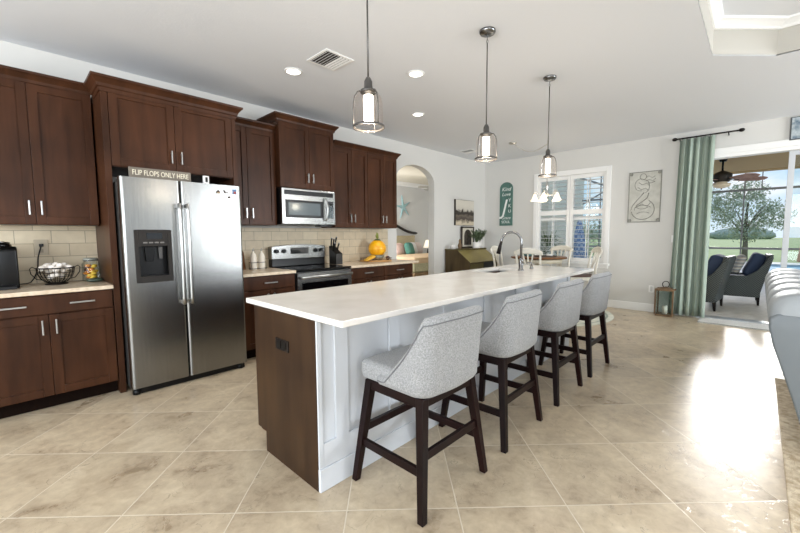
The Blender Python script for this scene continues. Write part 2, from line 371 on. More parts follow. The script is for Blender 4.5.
# walls behind/beside the camera with openings invented for the added fill lamps
b = MB()
for y0, y1, z0, z1 in ((-5, -2.1, 0, ZC+.1), (3.3, YW+T, 0, ZC+.1), (-2.1, 3.3, 0, .2), (-2.1, 3.3, 2.6, ZC+.1)): b.box(-3.54, -3.4, y0, y1, z0, z1)
struct('wall_rear', b, WALL)
b = MB()
for x0, x1, z0, z1 in ((-3.4, -2.4, 0, ZC+.1), (6.9, XW+.15, 0, ZC+.1), (-2.4, 6.9, 0, 1.0), (-2.4, 6.9, 2.6, ZC+.1)): b.box(x0, x1, -5.14, -5, z0, z1)
struct('wall_side', b, WALL)
# ceiling with octagonal tray
tx0, tx1, ty0, ty1, ch = -.9, 4.83, -3.6, .385, .41
octo = [(tx0+ch, ty1), (tx1-ch, ty1), (tx1, ty1-ch), (tx1, ty0+ch), (tx1-ch, ty0), (tx0+ch, ty0), (tx0, ty0+ch), (tx0, ty1-ch)]
b = MB(); xa, xb, ya, yb = -3.54, XW+.15, -5.14, YW+.02
def cquad(p): b.prism(p, 'z', ZC, ZC+.01)
cquad([(xa, yb), (xb, yb), octo[1], octo[0]]); cquad([(xb, yb), (xb, ya), octo[3], octo[2]]); cquad([(xb, yb), octo[2], octo[1]])
cquad([(xb, ya), (xa, ya), octo[5], octo[4]]); cquad([(xb, ya), octo[4], octo[3]]); cquad([(xa, ya), (xa, yb), octo[7], octo[6]])
cquad([(xa, ya), octo[6], octo[5]]); cquad([(xa, yb), octo[0], octo[7]])
struct('ceiling', b, CEIL)
b = MB(); n = 8; zt = 3.09
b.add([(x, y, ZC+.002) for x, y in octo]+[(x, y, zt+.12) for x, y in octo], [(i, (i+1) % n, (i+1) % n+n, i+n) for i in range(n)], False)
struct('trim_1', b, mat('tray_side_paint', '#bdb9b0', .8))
b = MB()
cx, cy = (tx0+tx1)/2, (ty0+ty1)/2
def inset(d): return [(x+(cx-x)*d/2.6, y+(cy-y)*d/1.9) for x, y in octo]
prof = [(0, 0), (.012, .003), (.02, .02), (.045, .045), (.06, .055), (.065, .07)]
for (d0, z0), (d1, z1) in zip(prof, prof[1:]):
    A = [(x, y, zt+z0) for x, y in inset(d0)]; B = [(x, y, zt+z1) for x, y in inset(d1)]
    b.add(A+B, [(i, (i+1) % n, (i+1) % n+n, i+n) for i in range(n)], False)
struct('trim_2', b, WHITE)
struct('ceiling_tray', MB().prism(octo, 'z', zt+.07, zt+.2), CEIL)
# baseboards
b = MB(); bh = .135
b.box(XW-.016, XW, DY1+.06, YW, 0, bh); struct('baseboard_window', b, WHITE, .004)
b = MB(); b.box(ax1, XW, YW-.016, YW, 0, bh).box(4.30, ax0, YW-.016, YW, 0, bh); struct('baseboard_kitchen', b, WHITE, .004)
struct('wall_backsplash', MB().box(-1.0, .583, YW-.012, YW, .9165, 1.404).box(1.64, 4.36, YW-.012, YW, .9165, 1.41), BRICK)

# window frame, sashes, panes
b = MB(); y0, y1, z0, z1 = WX; tw = .075
b.box(XW-.02, XW, y0-tw, y0, z0-.03, z1+.09).box(XW-.02, XW, y1, y1+tw, z0-.03, z1+.09).box(XW-.02, XW, y0, y1, z1, z1+.09)
b.box(XW-.045, XW+.02, y0-tw-.02, y1+tw+.02, z0-.045, z0-.01)
b.box(XW-.014, XW, y0-tw, y1+tw, z0-.10, z0-.045)
wnd = struct('window_1', b, WHITE, .004)
b = MB(); ym = (y0+y1)/2
for a, c in ((y0, ym-.02), (ym+.02, y1)):
    b.box(XW+.08, XW+.11, a, a+.04, z0, z1).box(XW+.08, XW+.11, c-.04, c, z0, z1).box(XW+.08, XW+.11, a+.04, c-.04, z0, z0+.05).box(XW+.08, XW+.11, a+.04, c-.04, z1-.05, z1).box(XW+.08, XW+.11, a+.04, c-.04, 1.58, 1.63)
    b.box(XW+.085, XW+.105, (a+c)/2-.01, (a+c)/2+.01, z0, z1)
b.box(XW+.07, XW+.12, ym-.03, ym+.03, z0, z1)
struct('window_sash', b, WHITE, parent=wnd)
struct('window_pane', MB().box(XW+.094, XW+.097, y0, y1, z0, z1), CGLASS, parent=wnd)
# plantation shutters: two leaves, each its own thing
def shutter(ya, yb, label):
    t = thing('plantation_shutter', label, 'shutter', (XW+.03, (ya+yb)/2, z0), group='plantation shutters in the dining window')
    X0, X1 = XW+.012, XW+.045; b = MB(); s = .055
    b.box(X0, X1, ya, ya+s, z0, z1).box(X0, X1, yb-s, yb, z0, z1)
    for a, c in ((z0, z0+.075), (1.675, 1.765), (z1-.075, z1)): b.box(X0, X1, ya+s, yb-s, a, c)
    b.build('shutter_frame', WHITE, t, .003)
    for lo, hi in ((z0+.075, 1.675), (1.765, z1-.075)):
        n = round((hi-lo)/.083); p = (hi-lo)/n
        for i in range(n):
            z = lo+p*(i+.5); m = MB(); m.T = Matrix.Translation((XW+.03, 0, z)) @ Matrix.Rotation(R(3), 4, 'Y')
            m.add([(-.040, ya+s, 0), (-.02, ya+s, .0045), (.02, ya+s, .0045), (.040, ya+s, 0), (.02, ya+s, -.0045), (-.02, ya+s, -.0045),
                   (-.040, yb-s, 0), (-.02, yb-s, .0045), (.02, yb-s, .0045), (.040, yb-s, 0), (.02, yb-s, -.0045), (-.02, yb-s, -.0045)],
                  [(0, 1, 7, 6), (1, 2, 8, 7), (2, 3, 9, 8), (3, 4, 10, 9), (4, 5, 11, 10), (5, 0, 6, 11), (0, 5, 4, 3, 2, 1), (6, 7, 8, 9, 10, 11)], False)
            m.build('louver', WHITE, t)
        MB().box(XW-.016, XW-.006, (ya+yb)/2-.006, (ya+yb)/2+.006, lo+.02, hi-.02).build('tilt_rod', WHITE, t)
shutter(y0, ym-.002, 'white louvred shutter leaf on the right half of the dining window, blue umbrella behind it')
shutter(ym+.002, y1, 'white louvred shutter leaf on the left half of the dining window, spiky plant behind it')

# sliding glass door
b = MB(); hw = .06
b.box(XW-.01, XW+.15, DY1-.05, DY1, 0, DZ).box(XW-.01, XW+.15, DY0, DY0+.05, 0, DZ).box(XW-.01, XW+.15, DY0, DY1, DZ-.05, DZ)
b.box(XW-.02, XW, DY0-.08, DY1+.05, DZ, DZ+.09).box(XW-.02, XW, DY1, DY1+.06, 0, DZ)
door = struct('door_1', b, WHITE, .004)
MB().box(XW-.02, XW+.17, DY0, DY1, 0, .022).build('door_track', mat('track_aluminium', '#b9bcbd', .4, .7), door)
FRG = mat('light_grey_door_frame', '#c2c5c8', .4)
def panel(ya, yb, x):
    f = MB(); f.box(x, x+.04, ya, ya+hw, .022, DZ-.05).box(x, x+.04, yb-hw, yb, .022, DZ-.05).box(x, x+.04, ya+hw, yb-hw, .022, .022+.07).box(x, x+.04, ya+hw, yb-hw, DZ-.11, DZ-.05)
    o = f.build('sliding_panel', FRG, door, .003); MB().box(x+.018, x+.022, ya+hw, yb-hw, .09, DZ-.11).build('glass_pane', CGLASS, o)
panel(-1.45, -.235, XW+.075); panel(-2.88, -1.40, XW+.02)

# bedroom shell seen through the arch
BW = mat('pale_blue_grey_wall', '#dcdddc', .8)
b = MB(); b.box(4.2, 9.9, YW+T, 7.9, -.1, 0); struct('floor_bedroom', b, mat('beige_carpet', '#b9ab95', .95, bump=(200, .5)))
b = MB(); b.box(4.0, 9.9, 7.7, 7.84, 0, 2.87); struct('wall_bedroom_far', b, BW)
b = MB(); b.box(9.76, 9.9, YW+T, 7.7, 0, 2.87); struct('wall_bedroom_right', b, BW)
b = MB(); b.box(4.0, 4.14, YW+T, 7.7, 0, 2.87); struct('wall_bedroom_left', b, BW)
b = MB(); b.box(4.0, 9.9, YW+T, 6.0, 2.72, 2.87).box(4.0, 9.9, 6.0, 7.84, 2.87, 2.97); struct('ceiling_bedroom', b, mat('bedroom_ceiling', '#ddd6c4', .85))
b = MB(); b.prism([(7.70, 2.87), (7.70, 2.76), (7.66, 2.77), (7.60, 2.84), (7.59, 2.87)], 'x', 4.14, 9.76); struct('trim_3', b, WHITE)
b = MB(); b.box(XW+.02, 9.9, YW, YW+T, 0, 2.87); struct('wall_bedroom_near', b, BW)

# ------------------------------------------------------------ cabinets
def handle(parent, p0, p1, out=-.03, r=.0055):
    p0 = Vector(p0); p1 = Vector(p1); o = Vector((0, out, 0)); d = (p1-p0).normalized()
    h = MB(); h.bar(p0+o, p1+o, .010, .012)
    for p in (p0+d*.018, p1-d*.018): h.bar(p, p+o, .008, .008)
    return h.build('handle', STEELH, parent, .002)
def shaker(parent, x0, x1, z0, z1, y, hx=None, hz=None, th=.02, m=None, rail=.058, name='door'):
    m = m or CAB; g = .0015; b = MB(); x0 += g; x1 -= g; z0 += g; z1 -= g; y0 = y-th
    b.box(x0, x0+rail, y0, y, z0, z1).box(x1-rail, x1, y0, y, z0, z1).box(x0+rail, x1-rail, y0, y, z0, z0+rail).box(x0+rail, x1-rail, y0, y, z1-rail, z1)
    b.box(x0+rail-.002, x1-rail+.002, y0+.010, y0+.016, z0+rail-.002, z1-rail+.002)
    o = b.build(name, m, parent, .0025)
    if hx is not None: handle(o, (hx, y0, hz-.055), (hx, y0, hz+.055))
    return o
def slab(parent, x0, x1, z0, z1, y, hxs, m=None):
    o = MB().box(x0+.0015, x1-.0015, y-.02, y, z0+.0015, z1-.0015).build('drawer', m or CAB, parent, .003)
    for h in hxs: handle(o, (h-.075, y-.02, (z0+z1)/2), (h+.075, y-.02, (z0+z1)/2))
    return o
CROWN = [(0, -.035), (.006, -.035), (.008, -.005), (.018, .0), (.024, .022), (.046, .050), (.052, .056), (.058, .060), (.060, .078), (0, .078)]
def crown(parent, x0, x1, yf, yw, z, left=True, right=True, yr=None):
    b = MB(); yr = yr or yw
    def path(o):
        p = []
        if left: p += [(x0-o, yr), (x0-o, yf-o)]
        else: p += [(x0, yf-o)]
        if right: p += [(x1+o, yf-o), (x1+o, yr)]
        else: p += [(x1, yf-o)]
        return p
    for (o0, z0), (o1, z1) in zip(CROWN, CROWN[1:]):
        A = path(o0); B = path(o1); n = len(A)
        b.add([(x, y, z+z0) for x, y in A]+[(x, y, z+z1) for x, y in B], [(i, i+1, i+1+n, i+n) for i in range(n-1)], False)
    if not left: b.add([(x0, yf-o, z+q) for o, q in CROWN], [tuple(range(len(CROWN)))], False)
    if not right: b.add([(x1, yf-o, z+q) for o, q in CROWN], [tuple(range(len(CROWN)))], False)
    b.box(x0, x1, yf, yw, z, z+.012)
    return b.build('crown_moulding', CAB, parent)
YWI = YW-.001
def upper(label, x0, x1, z0, z1, y, split, crownargs, hz=None):
    t = thing('wall_cabinet', label, 'cabinet', ((x0+x1)/2, (y+YW)/2, z0))
    MB().box(x0+.001, x1-.001, y+.001, YWI, z0, z1).build('carcass', CAB, t)
    hz = hz or z0+.13
    shaker(t, x0, split, z0+.004, z1-.002, y, split-.035, hz); shaker(t, split, x1, z0+.004, z1-.002, y, split+.035, hz)
    crown(t, x0, x1, y, YWI, z1, *crownargs)
    return t
upper('left end dark brown wall cabinet, two shaker doors, above the wire egg basket', -.21, .572, 1.405, 2.492, 4.15, .181, (False, False))
upper('narrow dark brown wall cabinet between the refrigerator and the microwave', 1.64, 2.232, 1.43, 2.50, 4.15, 1.895, (False, False))
upper('deeper taller dark brown wall cabinet directly above the microwave', 2.236, 3.005, 1.875, 2.625, 4.06, 2.635, (True, True))
upper('dark brown wall cabinet just right of the microwave, above the knife block', 3.068, 3.663, 1.415, 2.485, 4.15, 3.365, (False, False))
upper('last dark brown wall cabinet on the right, next to the arch', 3.666, 4.265, 1.415, 2.485, 4.15, 3.975, (False, True))
# refrigerator surround: its own deep cabinet with side panels
t = thing('refrigerator_cabinet', 'deep dark brown cabinet with tall side panels built over the refrigerator', 'cabinet', (1.11, 4.1, 0))
MB().box(.63, 1.60, 3.821, YWI, 1.875, 2.485).build('carcass', CAB, t)
MB().box(.585, .629, 3.80, YWI, 0, 2.485).build('side_panel', CAB, t, .002)
MB().box(1.601, 1.638, 3.80, YWI, 0, 2.485).build('side_panel', CAB, t, .002)
shaker(t, .632, 1.098, 1.88, 2.48, 3.82, 1.06, 2.00); shaker(t, 1.098, 1.60, 1.88, 2.48, 3.82, 1.138, 2.00)
crown(t, .585, 1.638, 3.80, YWI, 2.485, yr=4.088)

def base_cab(label, x0, x1, doors, drawers, wide=False, hs=None):
    t = thing('base_cabinet', label, 'cabinet', ((x0+x1)/2, 4.12, 0)); y = 3.82
    MB().box(x0+.001, x1-.001, y+.001, YWI, .11, .884).build('carcass', CAB, t)
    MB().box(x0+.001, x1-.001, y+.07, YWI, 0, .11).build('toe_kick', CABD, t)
    for a, c, hh in drawers: slab(t, a, c, .735, .878, y, hh)
    for a, c, h in doors: shaker(t, a, c, .115, .73, y, h, .64)
    return t
base_cab('wide dark brown base cabinet left of the refrigerator with a long two-handled drawer', -.21, .583, [(-.21, .188, .15), (.188, .578, .226)], [(-.205, .578, (-.0, .385))])
base_cab('dark brown base cabinet between the refrigerator and the stove', 1.64, 2.252, [(1.645, 1.945, 1.91), (1.945, 2.248, 1.98)], [(1.645, 2.248, (1.945,))])
base_cab('dark brown base cabinet just right of the stove', 3.05, 3.655, [(3.055, 3.352, 3.32), (3.352, 3.652, 3.385)], [(3.055, 3.652, (3.353,))])
base_cab('rightmost dark brown base cabinet, at the arch end of the counter', 3.658, 4.268, [(3.66, 3.96, 3.925), (3.96, 4.263, 3.995)], [(3.66, 4.263, (3.96,))])
def counter(label, x0, x1):
    o = MB().box(x0, x1, 3.775, YWI-.012, .885, .916).build('countertop', STONEC, None, .004); tag(o, label, 'countertop'); return o
counter('cream stone countertop left of the refrigerator', -1.0, .584)
counter('short cream stone countertop between refrigerator and stove', 1.64, 2.252)
counter('cream stone countertop right of the stove holding the pineapple', 3.046, 4.375)
# wall cabinets need none beyond the frame

# ------------------------------------------------------------ refrigerator
t = thing('refrigerator', 'stainless steel side-by-side refrigerator with an ice and water dispenser', 'refrigerator', (1.105, 4.0, 0))
fx0, fx1, fy = .640, 1.588, 3.62; gx = 1.066
MB().box(fx0+.004, fx1-.004, fy+.085, 4.40, .045, 1.755).build('body', STEELS, t, .006)
MB().box(fx0+.01, fx1-.01, fy+.05, fy+.085, .0, .055).build('kick_grille', BLACK, t)
b = MB(); [b.lathe([(0, 0), (.028, 0), (.028, .04), (0, .04)], (x, fy+.06, 0), 12) for x in (fx0+.04, fx1-.05)]; b.build('roller_foot', BLACK, t)
def rdoor(x0, x1, hx, hole=None):
    b = MB(); z0, z1 = .062, 1.778; r = .022
    def sec(xa, xb): # gently bowed front
        return [(xa, fy+.08), (xa, fy+.02)]+[(xa+r*(1-math.cos(R(a))), fy+.02-.02*math.sin(R(a))) for a in (20, 45, 70, 90)]+[(xb-r*(1-math.cos(R(a))), fy+.02-.02*math.sin(R(a))) for a in (90, 70, 45, 20)]+[(xb, fy+.02), (xb, fy+.08)]
    if hole is None: b.prism(sec(x0, x1), 'z', z0, z1)
    else:
        hx0, hx1, hz0, hz1 = hole; s = sec(x0, x1)
        b.prism(s, 'z', z0, hz0); b.prism(s, 'z', hz1, z1)
        b.prism(s[:6]+[(hx0, fy), (hx0, fy+.08)], 'z', hz0, hz1); b.prism([(hx1, fy+.08), (hx1, fy)]+s[6:], 'z', hz0, hz1)
        b.box(hx0, hx1, fy+.07, fy+.08, hz0, hz1)
    o = b.build('door', STEEL, t)
    h = MB(); z0h, z1h = .72, 1.585; pts = []
    for i in range(17):
        u = i/16; pts.append((hx, fy-.055-.010*math.sin(math.pi*u), z0h+(z1h-z0h)*u))
    h.tube(pts, .0135, 10); h.bar((hx, fy, z0h+.02), (hx, fy-.056, z0h+.02), .022, .03); h.bar((hx, fy, z1h-.02), (hx, fy-.056, z1h-.02), .022, .03)
    h.build('handle', STEELH, o); return o
hole = (.712, .978, .93, 1.36)
ld = rdoor(fx0, gx-.003, gx-.030, hole); rdoor(gx+.003, fx1, gx+.032)
b = MB(); x0, x1, z0, z1 = hole
b.box(x0, x0+.03, fy-.006, fy+.02, z0, z1).box(x1-.03, x1, fy-.006, fy+.02, z0, z1).box(x0+.03, x1-.03, fy-.006, fy+.02, z0, z0+.05).box(x0+.03, x1-.03, fy-.006, fy+.02, 1.225, z1)
disp = b.build('dispenser', GREYP, t, .003)
MB().box(x0+.025, x1-.025, fy+.06, fy+.068, z0+.04, 1.23).build('dispenser_recess', BLACK, disp)
MB().box(x0+.085, x1-.07, fy-.009, fy-.006, 1.285, 1.335).build('display', BGLASS, disp)
b = MB(); [b.box(x, x+.028, fy-.010, fy-.006, 1.25, 1.262) for x in (x0+.06, x0+.10, x0+.14, x0+.18)]; b.build('button_row', mat('grey_button', '#6a6662', .4), disp)
MB().taper((x0+.11, fy+.045, 1.10), (.05, .02), (x0+.11, fy+.045, 1.222), (.07, .03)).build('chute', BLACK, disp, .003)
MB().taper((x0+.19, fy+.045, 1.12), (.025, .012), (x0+.19, fy+.045, 1.222), (.03, .02)).build('water_lever', mat('grey_lever', '#4b4947', .35), disp, .003)
MB().box(x0+.03, x1-.03, fy+.0, fy+.06, z0+.052, z0+.058).build('drip_tray', BLACK, disp)
b = MB(); [b.box(x, x+.05, fy+.10, fy+.17, 1.755, 1.785) for x in (fx0+.02, fx1-.08)]; b.build('hinge_cover', STEELS, t, .005)
# magnets
MC = [mat('magnet_dark_brown', '#4b3f38', .6), mat('magnet_sand', '#b69c7c', .6), mat('magnet_blue', '#53759a', .5), mat('magnet_red', '#a0483c', .5)]
def magnet(label, x, z, kind):
    t = thing('fridge_magnet', label, 'magnet', (x, fy-.002, z), group='little magnets on the refrigerator door')
    y = fy-.004
    if kind == 0: MB().prism([(x-.018, z-.016), (x+.018, z-.016), (x+.012, z+.004), (x+.003, z+.018), (x-.010, z+.006)], 'y', y-.004, y+.004).build('body', MC[0], t); MB().box(x-.014, x+.012, y-.007, y-.004, z-.012, z-.004).build('band', MC[1], t)
    if kind == 1: MB().prism([(x-.02, z+.018), (x-.012, z+.018), (x-.006, z-.002), (x+.02, z-.004), (x+.022, z-.014), (x-.012, z-.014)], 'y', y-.004, y+.004).build('body', MC[0], t)
    if kind == 2: MB().box(x-.018, x+.018, y-.004, y+.004, z-.024, z+.024).build('body', MC[2], t); MB().ball((x, y-.005, z-.008), (.012, .004, .012), 10).build('face', MC[3], t)
    if kind == 3: MB().prism([(x-.011, z-.009), (x+.011, z-.009), (x+.009, z+.006), (x, z+.012), (x-.009, z+.006)], 'y', y-.004, y+.004).build('body', MC[0], t)
magnet('small house-shaped dark magnet, leftmost on the right fridge door', 1.378, 1.712, 0)
magnet('boot-shaped dark magnet in the middle of the fridge magnet row', 1.448, 1.716, 1)
magnet('largest magnet, blue and red rectangle near the fridge door corner', 1.527, 1.722, 2)
magnet('tiniest magnet, sitting below the row of other fridge magnets', 1.476, 1.668, 3)
# sign on top
SGN = wood_mat('weathered_grey_board', '#6f675d', '#8f867a', .8, False)
t = thing('wooden_sign', 'weathered grey plank sign reading FLIP FLOPS ONLY HERE on top of the refrigerator', 'sign', (.94, 3.72, 1.79))
MB().box(.725, 1.185, 3.715, 3.732, 1.786, 1.872).build('board', SGN, t, .002)
text_mb('FLIP FLOPS ONLY HERE', .052, .002, lambda x, y, z: (.955+x*.78, 3.7135+z, 1.829+y*1.15)).build('lettering', mat('cream_lettering', '#e9e1cb', .7), t)
t = thing('digital_thermometer', 'small white box with a dark window on top of the refrigerator', 'thermometer', (1.30, 3.72, 1.78))
MB().box(1.285, 1.335, 3.70, 3.725, 1.786, 1.858).build('case', WHITE, t, .004); MB().box(1.301, 1.321, 3.697, 3.7, 1.80, 1.845).build('screen', BLACK, t)
t = thing('glass_dish', 'small clear dish on the left end of the refrigerator top', 'dish', (.70, 3.9, 1.755))
MB().lathe([(0, 0), (.04, 0), (.06, .03), (.055, .03), (.036, .006), (0, .006)], (.74, 3.98, 1.757)).build('bowl', mat('dark_glass_dish', '#3c3a36', .15), t)
MB().ball((.74, 3.98, 1.775), .02, 10).build('lid_knob', mat('dish_knob', '#55514c', .3), t)

# ------------------------------------------------------------ stove
t = thing('stove', 'stainless steel electric range with black cooktop and backguard controls', 'stove', (2.65, 4.1, 0)); sx0, sx1 = 2.256, 3.042
MB().box(sx0, sx1, 3.80, 4.42, .02, .895).build('body', BLACK, t)
MB().box(sx0-.0, sx1+.0, 3.765, 4.42, .895, .918).build('cooktop', BGLASS, t, .006)
b = MB(); [b.lathe([(r-.004, .0006), (r, .0006)], (x, y, .918), 32) for x, y, r in ((2.45, 3.93, .10), (2.85, 3.93, .085), (2.45, 4.2, .085), (2.85, 4.2, .10))]; b.build('burner_ring', mat('burner_grey', '#3a3a3c', .3), t)
d = MB().box(sx0+.004, sx1-.004, 3.762, 3.80, .23, .880).build('oven_door', STEEL, t, .006)
MB().box(sx0+.06, sx1-.06, 3.757, 3.763, .34, .765).build('window', BGLASS, d, .003)
b = MB(); b.tube([(sx0+.03, 3.715, .832), (sx1-.03, 3.715, .832)], .017, 12).bar((sx0+.06, 3.765, .832), (sx0+.06, 3.715, .832), .03, .022).bar((sx1-.06, 3.765, .832), (sx1-.06, 3.715, .832), .03, .022); b.build('handle', STEELH, d)
MB().box(sx0+.004, sx1-.004, 3.765, 3.80, .05, .22).build('storage_drawer', STEEL, t, .006)
bg = MB().box(sx0, sx1, 4.34, 4.43, .918, 1.02).build('backguard', BLACK, t, .01)
top = [(sx0+.0, 1.015), (sx1, 1.015), (sx1, 1.165)]+[(sx1-.02-(sx1-sx0-.04)*i/12, 1.175+.022*math.sin(math.pi*i/12)) for i in range(13)]+[(sx0, 1.165)]
MB().prism(top, 'y', 4.335, 4.43).build('control_panel', STEEL, bg, .004)
MB().box(2.515, 2.775, 4.328, 4.336, 1.075, 1.155).build('display', BGLASS, bg, .002)
for x in (2.315, 2.415, 2.885, 2.965):
    b = MB(); b.tube([(x, 4.336, 1.115), (x, 4.305, 1.115)], [.028, .024], 16).box(x-.005, x+.005, 4.297, 4.306, 1.092, 1.138); b.build('knob', BLACK, bg)

# ------------------------------------------------------------ microwave
t = thing('microwave', 'stainless over-the-range microwave with a dark window and curved handle', 'microwave', (2.62, 4.2, 1.44)); mx0, mx1, mz0, mz1 = 2.244, 3.0, 1.44, 1.868
MB().box(mx0, mx1, 4.065, YWI, mz0, mz1-.002).build('body', BLACK, t)
MB().box(mx0, mx1, 4.03, 4.065, mz0+.006, mz1).build('face', STEEL, t, .005)
MB().box(mx0+.035, mx1-.035, 4.024, 4.031, mz1-.075, mz1-.022).build('vent_grille', BLACK, t, .002)
MB().box(mx0+.045, mx1-.19, 4.022, 4.031, mz0+.085, mz1-.135).build('window_frame', BLACK, t, .004)
MB().box(mx0+.075, mx1-.235, 4.019, 4.0225, mz0+.115, mz1-.165).build('window', mat('smoked_window', '#4b5356', .12, .3), t)
cp = MB().box(mx1-.135, mx1-.03, 4.022, 4.031, mz0+.085, mz1-.125).build('control_panel', BGLASS, t, .003)
b = MB()
for i in range(3):
    for j in range(5): b.box(mx1-.122+i*.030, mx1-.102+i*.030, 4.019, 4.0225, mz0+.10+j*.028, mz0+.117+j*.028)
b.build('keypad', mat('keypad_grey', '#2f4246', .4), cp)
h = MB(); hx = mx1-.165; h.tube([(hx, 4.03, mz1-.10)]+[(hx+.012*math.sin(math.pi*i/10), 4.0-.02*math.sin(math.pi*i/10), mz1-.10-(mz1-mz0-.16)*i/10) for i in range(11)]+[(hx, 4.03, mz0+.06)], .012, 10); h.build('handle', STEELH, t)
MB().box(2.80, 2.98, 4.08, 4.2, mz0-.018, mz0).build('light_lens', BLACK, t)

# ------------------------------------------------------------ island
IX0, IX1, IYF, IYB = 1.02, 4.45, 1.555, 2.205
t = thing('kitchen_island', 'long kitchen island with white panelled front and dark wood end', 'kitchen island', ((IX0+IX1)/2, 1.9, 0))
MB().box(IX0+.02, 3.40, IYF+.02, IYB, .10, .884).box(4.04, IX1, IYF+.02, IYB, .10, .884).box(3.40, 4.04, IYF+.02, IYB, .10, .695).box(3.40, 4.04, IYF+.02, 1.91, .695, .884).build('body', CAB, t)
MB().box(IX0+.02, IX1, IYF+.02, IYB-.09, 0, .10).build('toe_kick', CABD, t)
MB().prism([(IYF+.001, 0), (2.105, 0), (2.105, .128), (IYB, .128), (IYB, .884), (IYF+.001, .884)], 'x', IX0, IX0+.02).build('end_panel', PANELW, t, .0015)
for k in range(6):
    xa = IX0+.03+(IX1-IX0-.05)*k/6; xb = IX0+.03+(IX1-IX0-.05)*(k+1)/6; m_ = MB(); m_.box(xa+.003, xb-.003, IYB, IYB+.02, .115, .875); dd = m_.build('door', CAB, t, .003)
    xx = xb-.05 if k % 2 == 0 else xa+.05; MB().box(xx-.004, xx+.004, IYB+.045, IYB+.055, .66, .78).box(xx-.004, xx+.004, IYB+.02, IYB+.045, .675, .685).box(xx-.004, xx+.004, IYB+.02, IYB+.045, .755, .765).build('handle', STEELH, dd)
b = MB(); yb = IYF; b.box(IX0+.001, IX1, yb+.006, yb+.02, 0, .884)
st = [(IX0+.004, IX0+.03), (1.133, 1.216), (1.529, 1.618), (2.06, 2.15), (2.59, 2.68), (3.12, 3.21), (3.62, 3.71), (IX1-.07, IX1)]
for a, c in st: b.box(a, c, yb-.008, yb+.006, .12, .884)
for (a, c), (d, e) in zip(st, st[1:]): b.box(c, d, yb-.008, yb+.006, .12, .245)
b.build('front_panelling', ISW, t, .0015)
MB().box(IX0+.002, IX1, yb-.016, yb+.006, 0, .12).build('base_moulding', ISW, t, .003)
o = MB().box(IX0-.006, IX0, 1.805, 1.945, .672, .735).build('outlet_plate', BRONZE, t, .002)
b = MB(); b.box(IX0-.009, IX0-.006, 1.83, 1.868, .683, .724).box(IX0-.009, IX0-.006, 1.884, 1.922, .683, .724); b.build('outlet_socket', BLACK, o)
# worktop with sink cut-out
sxa, sxb, sya, syb = 3.42, 4.02, 1.93, 2.22
wx0, wx1, wy0, wy1 = .985+.04, 4.60, 1.340, 2.325
b = MB(); z0, z1 = .885, .916
b.box(wx0, sxa, wy0, wy1, z0, z1).box(sxb, wx1, wy0, wy1, z0, z1).box(sxa, sxb, wy0, sya, z0, z1).box(sxa, sxb, syb, wy1, z0, z1)
t = tag(b.build('worktop', STONE, None, .003), 'long white quartz worktop on the kitchen island', 'countertop')
t = thing('sink', 'undermount steel sink set in the far part of the island worktop', 'sink', (3.72, 2.07, .70))
b = MB(); b.box(sxa-.01, sxb+.01, sya-.01, syb+.01, .70, .712); b.box(sxa-.012, sxa-.001, sya-.01, syb+.01, .70, .884).box(sxb+.001, sxb+.012, sya-.01, syb+.01, .70, .884).box(sxa-.01, sxb+.01, sya-.012, sya-.001, .70, .884).box(sxa-.01, sxb+.01, syb+.001, syb+.012, .70, .884)
b.build('basin', STEELH, t); MB().lathe([(0, .713), (.04, .713), (.045, .716)], (3.72, 2.07, 0)).build('drain', CHROME, t)
fxx, fyy = 3.80, 1.835
t = thing('kitchen_faucet', 'tall chrome gooseneck faucet with pull-down spray on the island', 'faucet', (fxx, fyy, .916))
MB().lathe([(0, 0), (.032, 0), (.032, .012), (.024, .02), (.024, .11), (.020, .13), (0, .13)], (fxx, fyy, .916)).build('base', CHROME, t)
pts = [(fxx, fyy, 1.04), (fxx, fyy, 1.22)]
dv = Vector((-.62, .78, 0)).normalized(); rr = .105
for i in range(1, 15):
    a = R(180*i/14*1.02); pts.append((fxx+dv.x*rr*(1-math.cos(a)), fyy+dv.y*rr*(1-math.cos(a)), 1.225+rr*math.sin(a)))
MB().tube(pts, .0125, 12).build('neck', CHROME, t)
e = Vector(pts[-1]); MB().tube([e+Vector((0, 0, .01)), e-Vector((-dv.x*.012, -dv.y*.012, .03)), e+dv*.03-Vector((0, 0, .12))], [.014, .017, .023], 12).build('spray_head', BRONZE, t)
b = MB(); b.tube([(fxx, fyy, 1.0), (fxx-.03, fyy-.03, 1.005), (fxx-.075, fyy-.03, 1.055)], [.012, .011, .007], 10).build('lever', CHROME, t)
t = thing('soap_dispenser', 'short chrome soap dispenser standing right of the faucet', 'soap dispenser', (4.08, 1.845, .916))
MB().lathe([(0, 0), (.020, 0), (.020, .02), (.011, .025), (.011, .05), (0, .05)], (4.08, 1.845, .916), 16).build('base', CHROME, t)
MB().tube([(4.08, 1.845, .96), (4.08, 1.845, .985), (4.05, 1.88, .99)], .007, 8).build('spout', CHROME, t)

